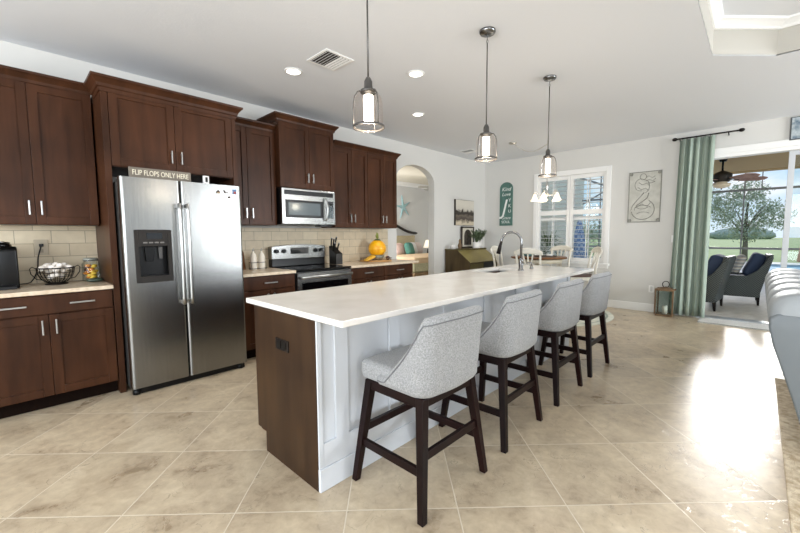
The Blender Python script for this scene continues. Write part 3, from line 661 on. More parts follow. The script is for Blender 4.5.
# ------------------------------------------------------------ bar stools
def make_stool():
    t = thing('bar_stool', 'x', 'bar stool', (0, 0, 0))
    for sx in (-1, 1):
        for sy in (-1, 1):
            MB().taper((sx*.262, sy*.232, 0), .034, (sx*.195, sy*.175, .55), .046).build('leg', LEGW, t, .003, world=False)
    def at(z, sx, sy): k = z/.55; return Vector((sx*(.262-.067*k), sy*(.232-.057*k), z))
    for sx in (-1, 1): MB().bar(at(.215, sx, -1), at(.215, sx, 1), .020, .042).build('stretcher', LEGW, t, .002, world=False)
    for sy in (-1, 1): MB().bar(at(.285, -1, sy), at(.285, 1, sy), .020, .042).build('stretcher', LEGW, t, .002, world=False)
    b = MB(); b.box(-.215, .215, -.195, -.165, .505, .545).box(-.215, .215, .165, .195, .505, .545).box(-.215, -.185, -.165, .165, .505, .55).box(.185, .215, -.165, .165, .505, .55).box(-.18, .18, -.15, .15, .55, .562)
    b.build('seat_frame', LEGW, t, .003, world=False)
    # cushion
    b = MB(); b.box(-.225, .225, -.19, .235, .549, .652)
    b.build('seat_cushion', FAB, t, .030, world=False, seg=5)
    # wrap-around back
    w, yb, rc, yf = .243, -.232, .090, .075
    plan = []
    n1 = 9
    for i in range(n1): plan.append((-w, yf+(yb+rc-yf)*i/n1, -1, 0))
    for i in range(9):
        a = R(180+90*i/8); plan.append((-w+rc+rc*math.cos(a), yb+rc+rc*math.sin(a), math.cos(a), math.sin(a)))
    for i in range(1, 6): plan.append(((-w+rc)*(1-i/6*1.0), yb-.012*math.sin(math.pi/2*i/6), 0, -1))
    full = plan+[(0, yb-.012, 0, -1)]+[(-x, y, -nx, ny) for x, y, nx, ny in reversed(plan)]
    def ztop(y, x):
        k = (y-yb)/(yf-yb); k = max(0, min(1, k))
        z = .940-.365*max(0, (k-.16)/.84)**.74
        if k <= .16: z = .940
        return z - .016*(abs(x)/w)**5
    zb = .558; th = .062; sec = []
    for x, y, nx, ny in full:
        zt = max(ztop(y, x), zb+.05); col = []
        def P(off, z):
            q = (z-zb)/.38
            fl = .018*q
            lean = -.030*q if y < -.08 else -.030*q*max(0, (yf-y)/(yf+.08))
            return (x*(1+.055*q)+nx*(off+fl*0), y+ny*off*1.0+lean, z)
        tk = th*(.75+.25*min(1, (zt-zb)/.3))
        pr = [(-.012, zb), (0, zb+.02)]+[(0, zb+.02+(zt-.024-zb-.02)*j/6) for j in range(1, 7)]+[(-.004, zt-.014), (-.018, zt), (-tk+.018, zt), (-tk+.005, zt-.012), (-tk, zt-.03)]+[(-tk, zt-.03-(zt-.03-zb)*j/4) for j in range(1, 5)]
        sec.append([P(o, z) for o, z in pr])
    b = MB(); m = len(sec[0]); vs = [p for s in sec for p in s]
    fs = [(i*m+j, (i+1)*m+j, (i+1)*m+(j+1) % m, i*m+(j+1) % m) for i in range(len(sec)-1) for j in range(m)]
    b.add(vs, fs, True); b.add(sec[0], [tuple(range(m))], True); b.add(sec[-1], [tuple(range(m))[::-1]], True)
    bk = b.build('backrest', FAB, t, world=False)
    # piping along the outer top edge
    path = [Vector(s[7])+Vector((full[i][2]*.001, full[i][3]*.001, -.004)) for i, s in enumerate(sec)]
    MB().tube(path, .0032, 6).build('piping', SEAM, bk, world=False)
    return t
st = make_stool()
g = 'grey upholstered stools along the island'
for i, (x, y, a, l) in enumerate(((1.482, 1.268, 0, 'grey fabric bar stool nearest the camera, at the near end of the island'),
        (2.250, 1.280, 1, 'grey fabric bar stool second from the near end of the island'),
        (3.085, 1.285, 0, 'grey fabric bar stool third from the near end of the island'),
        (3.880, 1.285, -1, 'grey fabric bar stool farthest from the camera, beside the round rug'))):
    place(st, i == 0, (x, y, 0), R(a), l, g)

# ------------------------------------------------------------ pendants, ceiling fixtures
def make_pendant():
    t = thing('pendant_light', 'x', 'pendant light', (0, 0, 0)); H = ZC
    MB().lathe([(0, H), (.062, H), (.062, H-.012), (.054, H-.024), (.012, H-.028), (0, H-.028)]).build('canopy', CHROME, t)
    b = MB()
    for k in range(3):
        z = H-.035-k*.022; b.tube([(.006*math.cos(q) if k % 2 else 0, 0 if k % 2 else .006*math.cos(q), z+.012*math.sin(q)) for q in [2*math.pi*j/10 for j in range(10)]], .0025, 6, closed=True)
    b.build('chain_link', CHROME, t)
    MB().cyl((0, 0), .0048, 2.14, H-.09, 8).build('rod', WIRE, t)
    MB().lathe([(0, 2.165), (.012, 2.165), (.022, 2.145), (.024, 2.105), (.043, 2.098), (.045, 2.085), (0, 2.085)]).build('socket_cap', WIRE, t)
    MB().lathe([(.038, 2.092), (.055, 2.083), (.070, 2.060), (.077, 2.03), (.079, 1.99), (.080, 1.905), (.085, 1.888)], n=36).build('glass_shade', SEED, t)
    r = MB(); r.lathe([(.082, 1.908), (.088, 1.908), (.088, 1.896), (.082, 1.896), (.082, 1.908)], n=36)
    for k in range(3):
        a = R(25+120*k); c, s = math.cos(a), math.sin(a)
        r.tube([(q*c, q*s, z) for q, z in ((.044, 2.093), (.059, 2.088), (.075, 2.064), (.082, 2.03), (.084, 1.99), (.085, 1.90))], .0036, 6)
    r.build('wire_cage', WIRE, t)
    MB().lathe([(0, 2.075), (.026, 2.07), (.028, 2.05), (.028, 1.94), (.022, 1.925), (0, 1.92)], n=18).build('bulb', BULB, t)
    return t
pd = make_pendant(); g = 'glass pendants over the island'
for i, (x, z, l) in enumerate(((1.432, 0, 'glass bell pendant light nearest the camera, over the near end of the island'), (2.668, 0, 'glass bell pendant light in the middle of the three over the island'), (3.862, 0, 'farthest glass bell pendant light over the island, in front of the dining window'))):
    place(pd, i == 0, (x, 1.60, 0), R(20*i), l, g); light('pendant_glow', 'POINT', (x, 1.60, 1.87), 5, (1, .86, .68), size=.04)
def make_can():
    t = thing('recessed_light', 'x', 'recessed light', (0, 0, 0))
    MB().lathe([(.062, ZC-.001), (.084, ZC-.001), (.084, ZC-.006), (.066, ZC-.010), (.062, ZC-.001)], n=32).build('trim_ring', WHITE, t)
    MB().lathe([(0, ZC-.004), (.066, ZC-.004)], n=32).build('lens', CANL, t); return t
cn = make_can(); g = 'recessed ceiling lights'
for i, (x, y, l) in enumerate(((2.00, 3.30, 'round recessed ceiling light left of the square vent, above the refrigerator side'), (2.86, 2.50, 'round recessed ceiling light between the first and second pendants, nearer one'), (3.80, 3.29, 'round recessed ceiling light farthest back, above the last wall cabinets'))):
    place(cn, i == 0, (x, y, 0), 0, l, g); light('ceiling_spot', 'SPOT', (x, y, ZC-.03), 36, (1, .96, .90), rot=(0, 0, 0), size=.06)
def vent(x, y, s, label, n):
    t = thing('ceiling_vent', label, 'vent', (x, y, ZC))
    b = MB(); q = s/2; z = ZC-.008
    b.box(x-q, x+q, y-q, y-q+.02, z, ZC-.001).box(x-q, x+q, y+q-.02, y+q, z, ZC-.001).box(x-q, x-q+.02, y-q+.02, y+q-.02, z, ZC-.001).box(x+q-.02, x+q, y-q+.02, y+q-.02, z, ZC-.001)
    b.build('frame', WHITE, t)
    MB().box(x-q+.02, x+q-.02, y-q+.02, y+q-.02, ZC-.003, ZC-.001).build('duct_opening', mat('vent_dark', '#3b332c', .9), t)
    for k in range(n):
        u = x-q+.03+(s-.06)*k/(n-1); m = MB(); m.T = Matrix.Translation((u, y, ZC-.008)) @ Matrix.Rotation(R(-35 if k < n/2 else 35), 4, 'Y'); m.box(-.008, .008, -q+.02, q-.02, -.001, .001); m.build('vane', WHITE, t)
vent(2.11, 2.86, .30, 'square white air vent in the ceiling near the first pendant', 9)
vent(6.1, 4.02, .26, 'small white air vent in the far ceiling above the desk', 7)

# chandelier over the dining table
cx, cy = 6.32, 2.62
t = thing('chandelier', 'small brushed nickel chandelier with bell glass shades on a swagged chain', 'chandelier', (cx, cy, 1.9))
hk = (6.10, 3.14, ZC)
def chain(p, q, sag, n):
    b = MB(); pts = [Vector(p).lerp(Vector(q), i/n)-Vector((0, 0, sag*math.sin(math.pi*i/n))) for i in range(n+1)]
    for i in range(n):
        c = (pts[i]+pts[i+1])/2; d = (pts[i+1]-pts[i]); L = d.length*.62; d.normalize(); s = d.orthogonal().normalized() if i % 2 else d.cross(d.orthogonal()).normalized()
        b.tube([c+d*L*math.cos(a)+s*.008*math.sin(a) for a in [2*math.pi*j/8 for j in range(8)]], .003, 5, closed=True)
    return b
chain(hk, (cx, cy, ZC-.06), .14, 18).build('swag_chain', NICKEL, t); chain((cx, cy, ZC-.02), (cx, cy, 2.19), 0, 24).build('drop_chain', NICKEL, t)
MB().tube([(cx, cy, ZC), (cx, cy, ZC-.03), (cx+.012, cy, ZC-.05), (cx, cy, ZC-.065)], .003, 6).build('hook', NICKEL, t)
MB().lathe([(0, 0), (.065, 0), (.06, -.018), (.02, -.03), (0, -.03)], hk).build('canopy', NICKEL, t)
MB().lathe([(0, 2.20), (.012, 2.19), (.010, 2.15), (.028, 2.12), (.018, 2.08), (.010, 2.04), (.030, 2.0), (.030, 1.97), (.012, 1.95), (0, 1.93)], (cx, cy, 0), 18).build('column', NICKEL, t)
for k in range(5):
    a = R(44+72*k); c, s = math.cos(a), math.sin(a)
    pts = [(cx+c*r, cy+s*r, z) for r, z in ((.02, 1.985), (.06, 1.95), (.11, 1.965), (.15, 2.02), (.175, 2.035), (.19, 2.01), (.19, 1.975))]
    am = MB().tube(pts, .005, 8).build('arm', NICKEL, t)
    MB().lathe([(.012, 1.985), (.026, 1.965), (.034, 1.93), (.050, 1.89), (.072, 1.868), (.068, 1.868), (.046, 1.892), (.030, 1.93), (.02, 1.96)], (cx+c*.19, cy+s*.19, 0), 20).build('bell_shade', SHADEG, am)
light('chandelier_glow', 'POINT', (cx, cy, 1.82), 9, (1, .88, .7), size=.15)

# ------------------------------------------------------------ counter things, left
t = thing('coffee_maker', 'black single-cup coffee maker at the left edge of the counter', 'coffee maker', (-.05, 4.22, .916))
b = MB(); b.prism([(4.08, .916), (4.36, .916), (4.36, 1.20), (4.30, 1.235), (4.12, 1.235), (4.08, 1.21)], 'x', -.135, .058); b.build('housing', BLACK, t, .012, seg=3)
MB().lathe([(0, 0), (.075, 0), (.07, .02), (.045, .034), (0, .038)], (-.04, 4.2, 1.233), 24).build('lid', mat('glossy_black_lid', '#101012', .12), t)
b = MB(); b.tube([(-.10, 4.14, 1.262), (-.04, 4.10, 1.275), (.02, 4.14, 1.262)], .007, 8).build('lid_handle', STEELH, t)
MB().box(-.12, .04, 4.02, 4.08, .916, .94).build('drip_tray', BLACK, t, .004)
MB().tube([(.055, 4.33, .925), (.10, 4.36, .925), (.125, 4.38, .93), (.15, 4.40, .965), (.175, 4.42, 1.03), (.185, 4.425, 1.14), (.20, 4.425, 1.20), (.209, 4.42, 1.235)], .0045, 8).build('power_cord', BLACK, t)
t = thing('wall_outlet', 'beige outlet on the tiled backsplash with the coffee maker plugged in', 'outlet', (.215, YW-.014, 1.22))
MB().box(.165, .255, YW-.018, YW-.012, 1.155, 1.285).build('cover_plate', mat('almond_plate', '#b3a68f', .4), t, .002)
MB().box(.195, .223, YW-.04, YW-.018, 1.225, 1.25).build('plug', BLACK, t, .003)
MB().box(.197, .221, YW-.019, YW-.0175, 1.175, 1.205).build('socket', mat('outlet_face', '#8d8370', .4), t)
bx, by = .275, 4.22
t = thing('wire_basket', 'black wire bowl filled with white eggs on the left counter', 'basket', (bx, by, .916))
def brow(u): return .045+.075*math.sin(u*math.pi/2)
b = MB()
for k in range(22):
    a = 2*math.pi*k/22; b.tube([(bx+math.cos(a)*brow(u), by+math.sin(a)*brow(u), .928+.125*u**1.6) for u in (0, .25, .5, .75, 1)], .0022, 5)
for u in (0, .35, .6, .8): r = brow(u); b.tube([(bx+math.cos(q)*r, by+math.sin(q)*r, .928+.125*u**1.6) for q in [2*math.pi*j/28 for j in range(28)]], .0022, 5, closed=True)
b.build('wire_body', BRONZE, t)
MB().tube([(bx+math.cos(q)*.12, by+math.sin(q)*.12, 1.053) for q in [2*math.pi*j/36 for j in range(36)]], .005, 8, closed=True).build('rim', BRONZE, t)
for s in (-1, 1): MB().tube([(bx+s*.118, by, 1.052), (bx+s*.142, by, 1.066), (bx+s*.155, by, 1.05), (bx+s*.15, by, 1.01), (bx+s*.12, by, .965), (bx+s*.08, by, .955)], .0035, 6).build('handle', BRONZE, t)
MB().lathe([(0, 0), (.075, 0), (.072, .008), (.04, .012), (0, .012)], (bx, by, .916)).build('foot', BRONZE, t)
EGG = mat('white_eggshell', '#f1e9df', .5); g = 'eggs in the wire bowl'
eg = [(0, 0, 1.078), (.055, .01, 1.072), (-.055, -.01, 1.072), (.02, -.055, 1.07), (-.03, .055, 1.07), (.08, -.04, 1.055), (-.085, -.035, 1.055), (.035, .06, 1.062), (-.03, -.06, 1.06), (.0, -.08, 1.045), (.05, -.02, 1.03), (-.04, .02, 1.03), (0, -.03, 1.0), (.03, .02, .985), (-.03, -.03, .985)]
first = None
for i, (dx, dy, z) in enumerate(eg):
    if first is None:
        first = MB().lathe([(0, -.028)]+[(.021*math.sin(R(a))*(1-.12*math.cos(R(180-a))), -.028*math.cos(R(a))) for a in range(20, 180, 20)]+[(0, .028)], n=14).build('egg', EGG); o = first
    else: o = first.copy(); C.objects.link(o)
    o.location = (bx+dx, by+dy, z); o.rotation_euler = (random.uniform(.8, 1.6), random.uniform(0, .4), random.uniform(0, 6)); tag(o, 'white egg heaped in the black wire bowl on the counter', 'egg', g)
jx, jy = .507, 4.25
t = thing('glass_jar', 'clip-top glass jar holding yellow and orange fruit rings by the refrigerator panel', 'jar', (jx, jy, .916))
MB().lathe([(0, 0), (.058, 0), (.064, .012), (.064, .15), (.050, .175), (.050, .19)], (jx, jy, .918)).build('glass_body', CGLASS, t)
MB().lathe([(0, .205), (.045, .205), (.054, .196), (.054, .186), (0, .186)], (jx, jy, .918)).build('lid', mat('jar_lid_glass', '#8b8d84', .1), t)
MB().tube([(jx+math.cos(q)*.052, jy+math.sin(q)*.052, 1.098) for q in [2*math.pi*j/24 for j in range(24)]], .0025, 6, closed=True).build('wire_clip', CHROME, t)
b = MB(); b.mi = 0
for i in range(34):
    a = random.uniform(0, 6.28); r = random.uniform(.01, .036); z = .934+.0037*i
    b.mi = (0, 1, 1, 0, 1, 2)[i % 6]; b.ball((jx+math.cos(a)*r, jy+math.sin(a)*r, z), (.024, .024, .014), 8)
o = b.build('fruit_filling', [mat('fruit_orange', '#e08a1e', .5), mat('fruit_yellow', '#efc84a', .5), mat('fruit_dark', '#5a2a18', .5)], None); tag(o, 'orange and yellow fruit slices packed inside the clip-top jar', 'fruit', kind='stuff')
t = thing('soap_dish', 'dark green oval dish in front of the clip-top jar', 'dish', (.52, 4.14, .916))
MB().ball((.515, 4.135, .936), (.062, .035, .019), 16).build('dish_body', mat('dark_green_glaze', '#39463a', .3), t)
# ------------------------------------------------------------ counter things, by the stove
BOT = mat('cream_ceramic', '#e6dfd2', .3)
def make_bottle():
    t = thing('ceramic_bottle', 'x', 'bottle', (0, 0, 0))
    MB().lathe([(0, 0), (.036, 0), (.038, .01), (.038, .14), (.030, .175), (.013, .20), (.012, .215), (0, .215)]).build('bottle_body', BOT, t, world=False)
    MB().tube([(0, 0, .21), (0, 0, .235), (.012, 0, .25)], [.009, .006, .003], 8).build('pour_spout', STEELH, t, world=False); return t
bt = make_bottle()
place(bt, True, (1.975, 4.24, .916), 0, 'left of two cream oil bottles beside the stove', 'cream oil bottles'); place(bt, False, (2.075, 4.24, .916), 0, 'right of two cream oil bottles beside the stove', 'cream oil bottles')
t = thing('wire_caddy', 'thin dark wire holder around the two cream oil bottles', 'caddy', (2.025, 4.24, .916)); b = MB()
for z in (.93, 1.0):
    pts = [(2.025+sx*.10 if False else 2.025+.097*math.copysign(abs(math.cos(q))**.5, math.cos(q)), 4.24+.045*math.copysign(abs(math.sin(q))**.6, math.sin(q)), z) for q in [2*math.pi*j/32 for j in range(32)]]
    b.tube(pts, .003, 6, closed=True)
for sx in (-1, 1):
    for sy in (-1, 1): b.tube([(2.025+sx*.085, 4.24+sy*.036, .918), (2.025+sx*.085, 4.24+sy*.036, 1.0)], .0025, 6)
b.build('wire_frame', BRONZE, t)
t = thing('cutting_board', 'brown wooden cutting board leaning on the backsplash beside the refrigerator', 'cutting board', (1.83, 4.38, .916))
m = MB(); m.T = Matrix.Translation((1.835, 4.33, .918)) @ Matrix.Rotation(R(-12), 4, 'X')
m.prism([(-.09, 0), (.09, 0), (.09, .20), (.05, .28), (.022, .30), (.018, .37), (-.018, .37), (-.022, .30), (-.05, .28), (-.09, .20)], 'y', 0, .018); m.build('board', wood_mat('walnut_board', '#5e3a22', '#7a5233', .5), t, .003)
kx, ky = 3.13, 4.22
t = thing('knife_block', 'black knife block with knives standing right of the stove', 'knife block', (kx, ky, .916))
MB().prism([(ky-.09, .916), (ky+.07, .916), (ky+.07, 1.17), (ky-.02, 1.10), (ky-.09, 1.06)], 'x', kx-.055, kx+.055).build('block', mat('black_block', '#17130f', .4), t, .004)
for i, (dx, dy, h) in enumerate(((-.032, .05, .11), (.0, .05, .10), (.034, .05, .125), (-.03, -.01, .09), (.03, -.01, .085))):
    zt = 1.16-.0+(dy-.05)*.75; k = MB(); k.tube([(kx+dx, ky+dy, zt-.02), (kx+dx*1.1, ky+dy-.012, zt+h*.5), (kx+dx*1.2, ky+dy-.03, zt+h)], [.009, .010, .012], 8); hd = k.build('knife_handle', BLACK, t)
    MB().ball((kx+dx*1.2, ky+dy-.03, zt+h), .0125, 8).build('handle_cap', STEELH, hd)
tx, ty = 3.87, 4.20
t = thing('wire_tray', 'round flat wooden and wire tray under the pineapple on the far counter', 'tray', (tx, ty, .916))
MB().lathe([(0, .004), (.24, .004), (.245, .018), (0, .018)], (tx, ty, .916), 36).build('tray_base', wood_mat('tray_wood', '#a5794c', '#c1955f', .5), t)
b = MB(); b.tube([(tx+math.cos(q)*.25, ty+.25*math.sin(q)*.9, .965) for q in [2*math.pi*j/36 for j in range(36)]], .004, 6, closed=True)
for j in range(12): q = 2*math.pi*j/12; b.tube([(tx+math.cos(q)*.24, ty+.22*math.sin(q), .93), (tx+math.cos(q)*.25, ty+.225*math.sin(q), .965)], .003, 6)
b.build('wire_rim', mat('bronze_wire', '#8a6a44', .4, .6), t)
t = thing('ceramic_pineapple', 'bright yellow pineapple-shaped jar with green crown on the wire tray', 'jar', (3.90, 4.2, .934))
def pin(u, v):
    a = 2*math.pi*u; z = v; r = .135*math.sin(math.pi*min(1, max(0, .06+.88*z)))**.55*(1+.025*math.sin(14*a+z*22)*math.cos(14*a-z*22)*2)
    return (3.90+r*math.cos(a), 4.2+r*math.sin(a), .985+.245*z)
MB().grid(pin, 56, 24, closed_u=True).build('pineapple_body', mat('bright_yellow_glaze', '#f2b516', .35, noise=(18, '#e39a10', 3)), t)
MB().lathe([(0, 0), (.075, 0), (.09, .03), (.112, .075), (.095, .078), (0, .07)], (3.90, 4.2, .935)).build('base', mat('dark_grey_glaze', '#4f5148', .5, noise=(25, '#83806f', 4)), t)
MB().lathe([(0, 1.252), (.035, 1.249), (.058, 1.232), (.05, 1.215), (0, 1.215)], (3.90, 4.2, 0)).build('neck', mat('dark_green_neck', '#3d4d24', .5), t)
b = MB()
for i in range(18):
    a = i*2.4; r = .6+.5*(i/18); b.leaf((3.90, 4.2, 1.243+i*.001), (math.cos(a)*(1-i/20)*.8, math.sin(a)*(1-i/20)*.8, 1), .06+.045*(i/18), .02)
b.build('leaf_crown', mat('olive_leaf', '#8a9440', .5), t)
BAN = mat('banana_yellow', '#d9a52c', .5)
for i in range(3):
    b = MB(); b.tube([(3.62+.13*math.sin(q)+i*.006, 4.09+i*.040, .954+.045*math.sin(q*1.0)) for q in [R(-20+i*4+20*j) for j in range(8)]], [.006, .014, .018, .019, .019, .017, .012, .005], 8)
    o = b.build('banana', BAN); tag(o, 'curved yellow banana on the left of the wire tray', 'banana', 'bananas on the wire tray')
for i, (x, y, c, l) in enumerate(((4.03, 4.10, '#e8e0cf', 'pale round onion on the right of the wire tray'), (3.98, 4.05, '#3a2018', 'dark plum on the wire tray before the pineapple'), (4.07, 4.15, '#b3622c', 'orange-brown fruit at the right rim of the wire tray'))):
    o = MB().lathe([(0, -.03), (.02, -.026), (.032, 0), (.024, .022), (.006, .030), (0, .036)], (0, 0, 0), 16).build('fruit', mat('fruit_skin_'+str(i), c, .4)); o.location = (x, y, .965); tag(o, l, 'fruit')

# ------------------------------------------------------------ window wall decor
def on_wall(x, y, z): return (XW-.004-z, x, y)
t = thing('wall_plaque', 'teal arched wooden plaque with white lettering and a big letter J', 'sign', (XW-.01, 3.93, 1.95))
PY0, PY1 = 3.78, 4.075
pl = [(PY0, 1.50), (PY1, 1.50), (PY1, 2.28)]+[((PY0+PY1)/2+.1475*math.cos(R(a)), 2.28+.13*math.sin(R(a))) for a in range(15, 180, 15)]+[(PY0, 2.28)]
MB().prism(pl, 'x', XW-.02, XW-.001).build('board', mat('teal_painted_wood', '#48685f', .7, noise=(6, '#557a70', 6), stretch=(4, 4, 1)), t, .002)
LW = mat('white_lettering', '#eef0ec', .7); yc = (PY0+PY1)/2
tx_ = MB()
for s, size, y, z, sh, sx in (('Kind', .11, yc, 2.26, .3, 1), ('Love', .10, yc, 2.155, .3, 1), ('J', .44, yc+.055, 1.88, .25, 1), ('Y', .10, yc-.085, 2.03, 0, 1), ('K', .10, yc-.085, 1.91, 0, 1), ('U', .09, yc-.085, 1.80, 0, 1), ('Grace', .085, yc, 1.66, .3, 1), ('SOUL', .08, yc, 1.575, 0, 1)):
    text_mb(s, size, .001, lambda x, yy, zz, y=y, z=z: (XW-.0215-zz, y-x, z+yy), sh, tx_)
tx_.build('lettering', LW, t)
# mermaid metal wall panel
MT = mat('aged_metal_line', '#8d8c84', .6, .2); t = thing('mermaid_wall_art', 'framed white wall panel with a grey outline drawing of a mermaid', 'wall art', (XW-.01, 1.43, 1.92)); y0_, y1_, z0_, z1_ = 1.19, 1.655, 1.50, 2.335
MB().box(XW-.008, XW-.001, y0_, y1_, z0_, z1_).build('back_panel', mat('distressed_white_panel', '#cdcbc2', .8, noise=(9, '#bdbbb1', 6)), t)
b = MB(); [b.box(XW-.018, XW-.008, *q) for q in ((y0_, y0_+.012, z0_, z1_), (y1_-.012, y1_, z0_, z1_), (y0_, y1_, z0_, z0_+.012), (y0_, y1_, z1_-.012, z1_))]; b.build('frame', MT, t)
for yy in (y0_+.03, y1_-.03):
    for zz in (z0_+.03, z1_-.03): MB().tube([(XW-.008, yy, zz), (XW-.024, yy, zz)], [.028, .022], 12).build('corner_boss', MT, t)
b = MB(); yc, zc = 1.43, 1.92
def ln(pts, r=.0045): b.tube([(XW-.012, yc-u, zc+v) for u, v in pts], r*.8, 6)
circ = lambda cu, cv, r, a0, a1, k=18, ry=None: [(cu+r*math.cos(R(a0+(a1-a0)*i/k)), cv+(ry or r)*math.sin(R(a0+(a1-a0)*i/k))) for i in range(k+1)]
ln(circ(-.02, .33, .045, 0, 360, 16, .05)); ln(circ(-.05, .20, .085, 60, 280, 14, .10)); ln(circ(-.0, .17, .075, -80, 100, 14, .11)); ln([(-.08, .24), (-.03, .20), (.03, .22), (.07, .18)]); ln([(-.09, .16), (-.04, .12), (.02, .14), (.06, .10)])
ln([(.01, .30), (.06, .34), (.10, .30), (.15, .33)]); ln([(.02, .26), (.07, .28), (.11, .25), (.16, .29)]); ln([(.05, .22), (.10, .22), (.15, .24)], .006); ln([(.0, .07), (-.05, .0), (-.10, -.06), (-.16, -.14), (-.18, -.22)], .006)
ln([(.07, .06), (.05, -.02), (-.02, -.08), (-.09, -.13), (-.12, -.18)], .006); ln(circ(-.01, -.21, .165, 190, 420, 26, .165), .006); ln(circ(-.01, -.20, .12, 20, 200, 18, .06), .005); ln(circ(.0, -.30, .10, 30, 160, 12, .05)); ln(circ(-.02, -.15, .09, 200, 340, 12, .05)); ln([(-.10, -.16), (-.02, -.12), (.05, -.16), (.10, -.10)], .005)
b.build('line_drawing', MT, t)
t = thing('picture', 'blue-grey marine picture above the sliding glass door at the right edge', 'picture', (XW-.01, -.5, 2.72))
MB().box(XW-.03, XW-.001, -.62, -.222, 2.545, 2.848).build('canvas_frame', mat('charcoal_frame', '#4d5154', .6), t, .006)
MB().box(XW-.034, XW-.03, -.61, -.236, 2.56, 2.835).build('canvas', mat('marine_canvas', '#5d7180', .8, noise=(14, '#c0c8ca', 6)), t)
b = MB(); b.box(XW-.008, XW-.001, .955, 1.025, 1.165, 1.28); o = b.build('light_switch', WHITE, None, .002); tag(o, 'white wall switch beside the teal curtain', 'switch'); MB().box(XW-.013, XW-.008, .978, 1.002, 1.195, 1.25).build('rocker', WHITE, o, .001)
b = MB(); b.box(XW-.008, XW-.001, 1.225, 1.30, .33, .445); o = b.build('low_outlet', WHITE, None, .002); tag(o, 'white outlet low on the wall left of the lantern', 'outlet')
MB().box(XW-.010, XW-.008, 1.245, 1.28, .345, .43).build('socket', mat('outlet_grey', '#cfcfcb', .5), o)
# curtain and rod
t = thing('curtain_rod', 'black curtain rod with ball finials above the sliding door', 'curtain rod', (XW-.09, .65, 2.80))
rz = 2.765; MB().tube([(XW-.09, 1.02, rz), (XW-.09, .28, rz)], .011, 12).build('rod', BRONZE, t)
for y in (1.035, .262): MB().ball((XW-.09, y, rz), (.026, .036, .026), 12).build('finial', BRONZE, t)
for y in (.97, .40): MB().tube([(XW-.001, y, rz-.03), (XW-.03, y, rz-.035), (XW-.09, y, rz-.012)], .007, 8).build('bracket', BRONZE, t)
for i in range(7): y = .935-i*.055; MB().tube([(XW-.09+.017*math.cos(q), y, rz-.004+.017*math.sin(q)) for q in [2*math.pi*j/14 for j in range(14)]], .0025, 6, closed=True).build('ring', BRONZE, t)
t = thing('curtain', 'long teal green pleated curtain hanging beside the sliding door', 'curtain', (XW-.09, .72, .02))
def cur(u, v):
    y = .965-.415*u+(.045*(1-v))*(1-u) - .0*(v); amp = .052+.010*(1-v); 
    return (XW-.09+amp*math.sin(2*math.pi*5*u+.3*math.sin(3*v))*(.9+.2*math.sin(7*u)), y+.010*math.sin(2*math.pi*12*u), .025+v*(rz-.045))
b = MB(); b.grid(cur, 160, 14)
def curtain_mat():
    m, nt, bs = new_mat('teal_striped_linen'); N = nt.nodes.new; L = nt.links.new
    tc = N('ShaderNodeTexCoord'); mp = N('ShaderNodeMapping'); mp.inputs['Scale'].default_value = (60, 60, 2); L(tc.outputs['Object'], mp.inputs[0]); n = N('ShaderNodeTexNoise'); n.inputs['Scale'].default_value = 3; L(mp.outputs[0], n.inputs[0])
    r = N('ShaderNodeValToRGB'); r.color_ramp.elements[0].color = lin('#a5b8aa'); r.color_ramp.elements[1].color = lin('#c8d2c4'); L(n.outputs[0], r.inputs[0]); L(r.outputs[0], bs.inputs['Base Color']); bs.inputs['Roughness'].default_value = .9
    out = nt.nodes['Material Output']; tr = N('ShaderNodeBsdfTranslucent'); L(r.outputs[0], tr.inputs[0]); mx = N('ShaderNodeMixShader'); mx.inputs[0].default_value = .3; L(bs.outputs[0], mx.inputs[1]); L(tr.outputs[0], mx.inputs[2]); L(mx.outputs[0], out.inputs[0]); return m
o = b.build('panel', curtain_mat(), t); so = o.modifiers.new('s', 'SOLIDIFY'); so.thickness = .003
# floor lantern
lx, ly = 7.22, 1.04
RW = wood_mat('rustic_lantern_wood', '#5e4a36', '#8a7258', .7)
t = thing('floor_lantern', 'square rustic wooden candle lantern on the floor beside the curtain', 'lantern', (lx, ly, 0))
s = .115; b = MB(); b.box(lx-s, lx+s, ly-s, ly+s, 0, .03)
b.build('base', RW, t, .004); MB().box(lx-s-.01, lx+s+.01, ly-s-.01, ly+s+.01, .405, .435).build('top', RW, t, .004)
MB().taper((lx, ly, .435), .2, (lx, ly, .455), .06).build('cap', RW, t)
for a in (-1, 1):
    for c in (-1, 1): MB().box(lx+a*s-.011, lx+a*s+.011, ly+c*s-.011, ly+c*s+.011, .03, .405).build('corner_post', RW, t, .002)
b = MB(); q = s-.004
for a in (-1, 1): b.box(lx+a*q-.001, lx+a*q+.001, ly-q, ly+q, .03, .405).box(lx-q, lx+q, ly+a*q-.001, ly+a*q+.001, .03, .405)
b.build('glass_pane', CGLASS, t)
MB().tube([(lx, ly+.045*math.cos(a), .50+.05*math.sin(a)) for a in [2*math.pi*j/20 for j in range(20)]], .006, 8, closed=True).build('ring_handle', BRONZE, t)
MB().tube([(lx, ly, .45), (lx, ly, .465)], .012, 8).build('handle_post', BRONZE, t)
o = MB().lathe([(0, 0), (.036, 0), (.036, .12), (.030, .126), (0, .122)], (lx, ly, .031)).build('pillar_candle', mat('ivory_wax', '#ece5d5', .5)); tag(o, 'ivory pillar candle inside the floor lantern', 'candle')
MB().tube([(lx, ly, .15), (lx, ly, .165)], .0015, 6).build('wick', BLACK, o)
# door mat
o = MB().box(6.93, 7.375, -1.2, .60, .001, .014).build('door_mat', mat('grey_door_mat', '#c3c2bc', .95, noise=(60, '#d8d7d2', 4)), None, .004); tag(o, 'pale grey mat on the floor inside the sliding door', 'mat')
MB().box(6.93, 6.95, -1.2, .60, .0135, .017).build('border', mat('mat_border', '#76766f', .9), o)

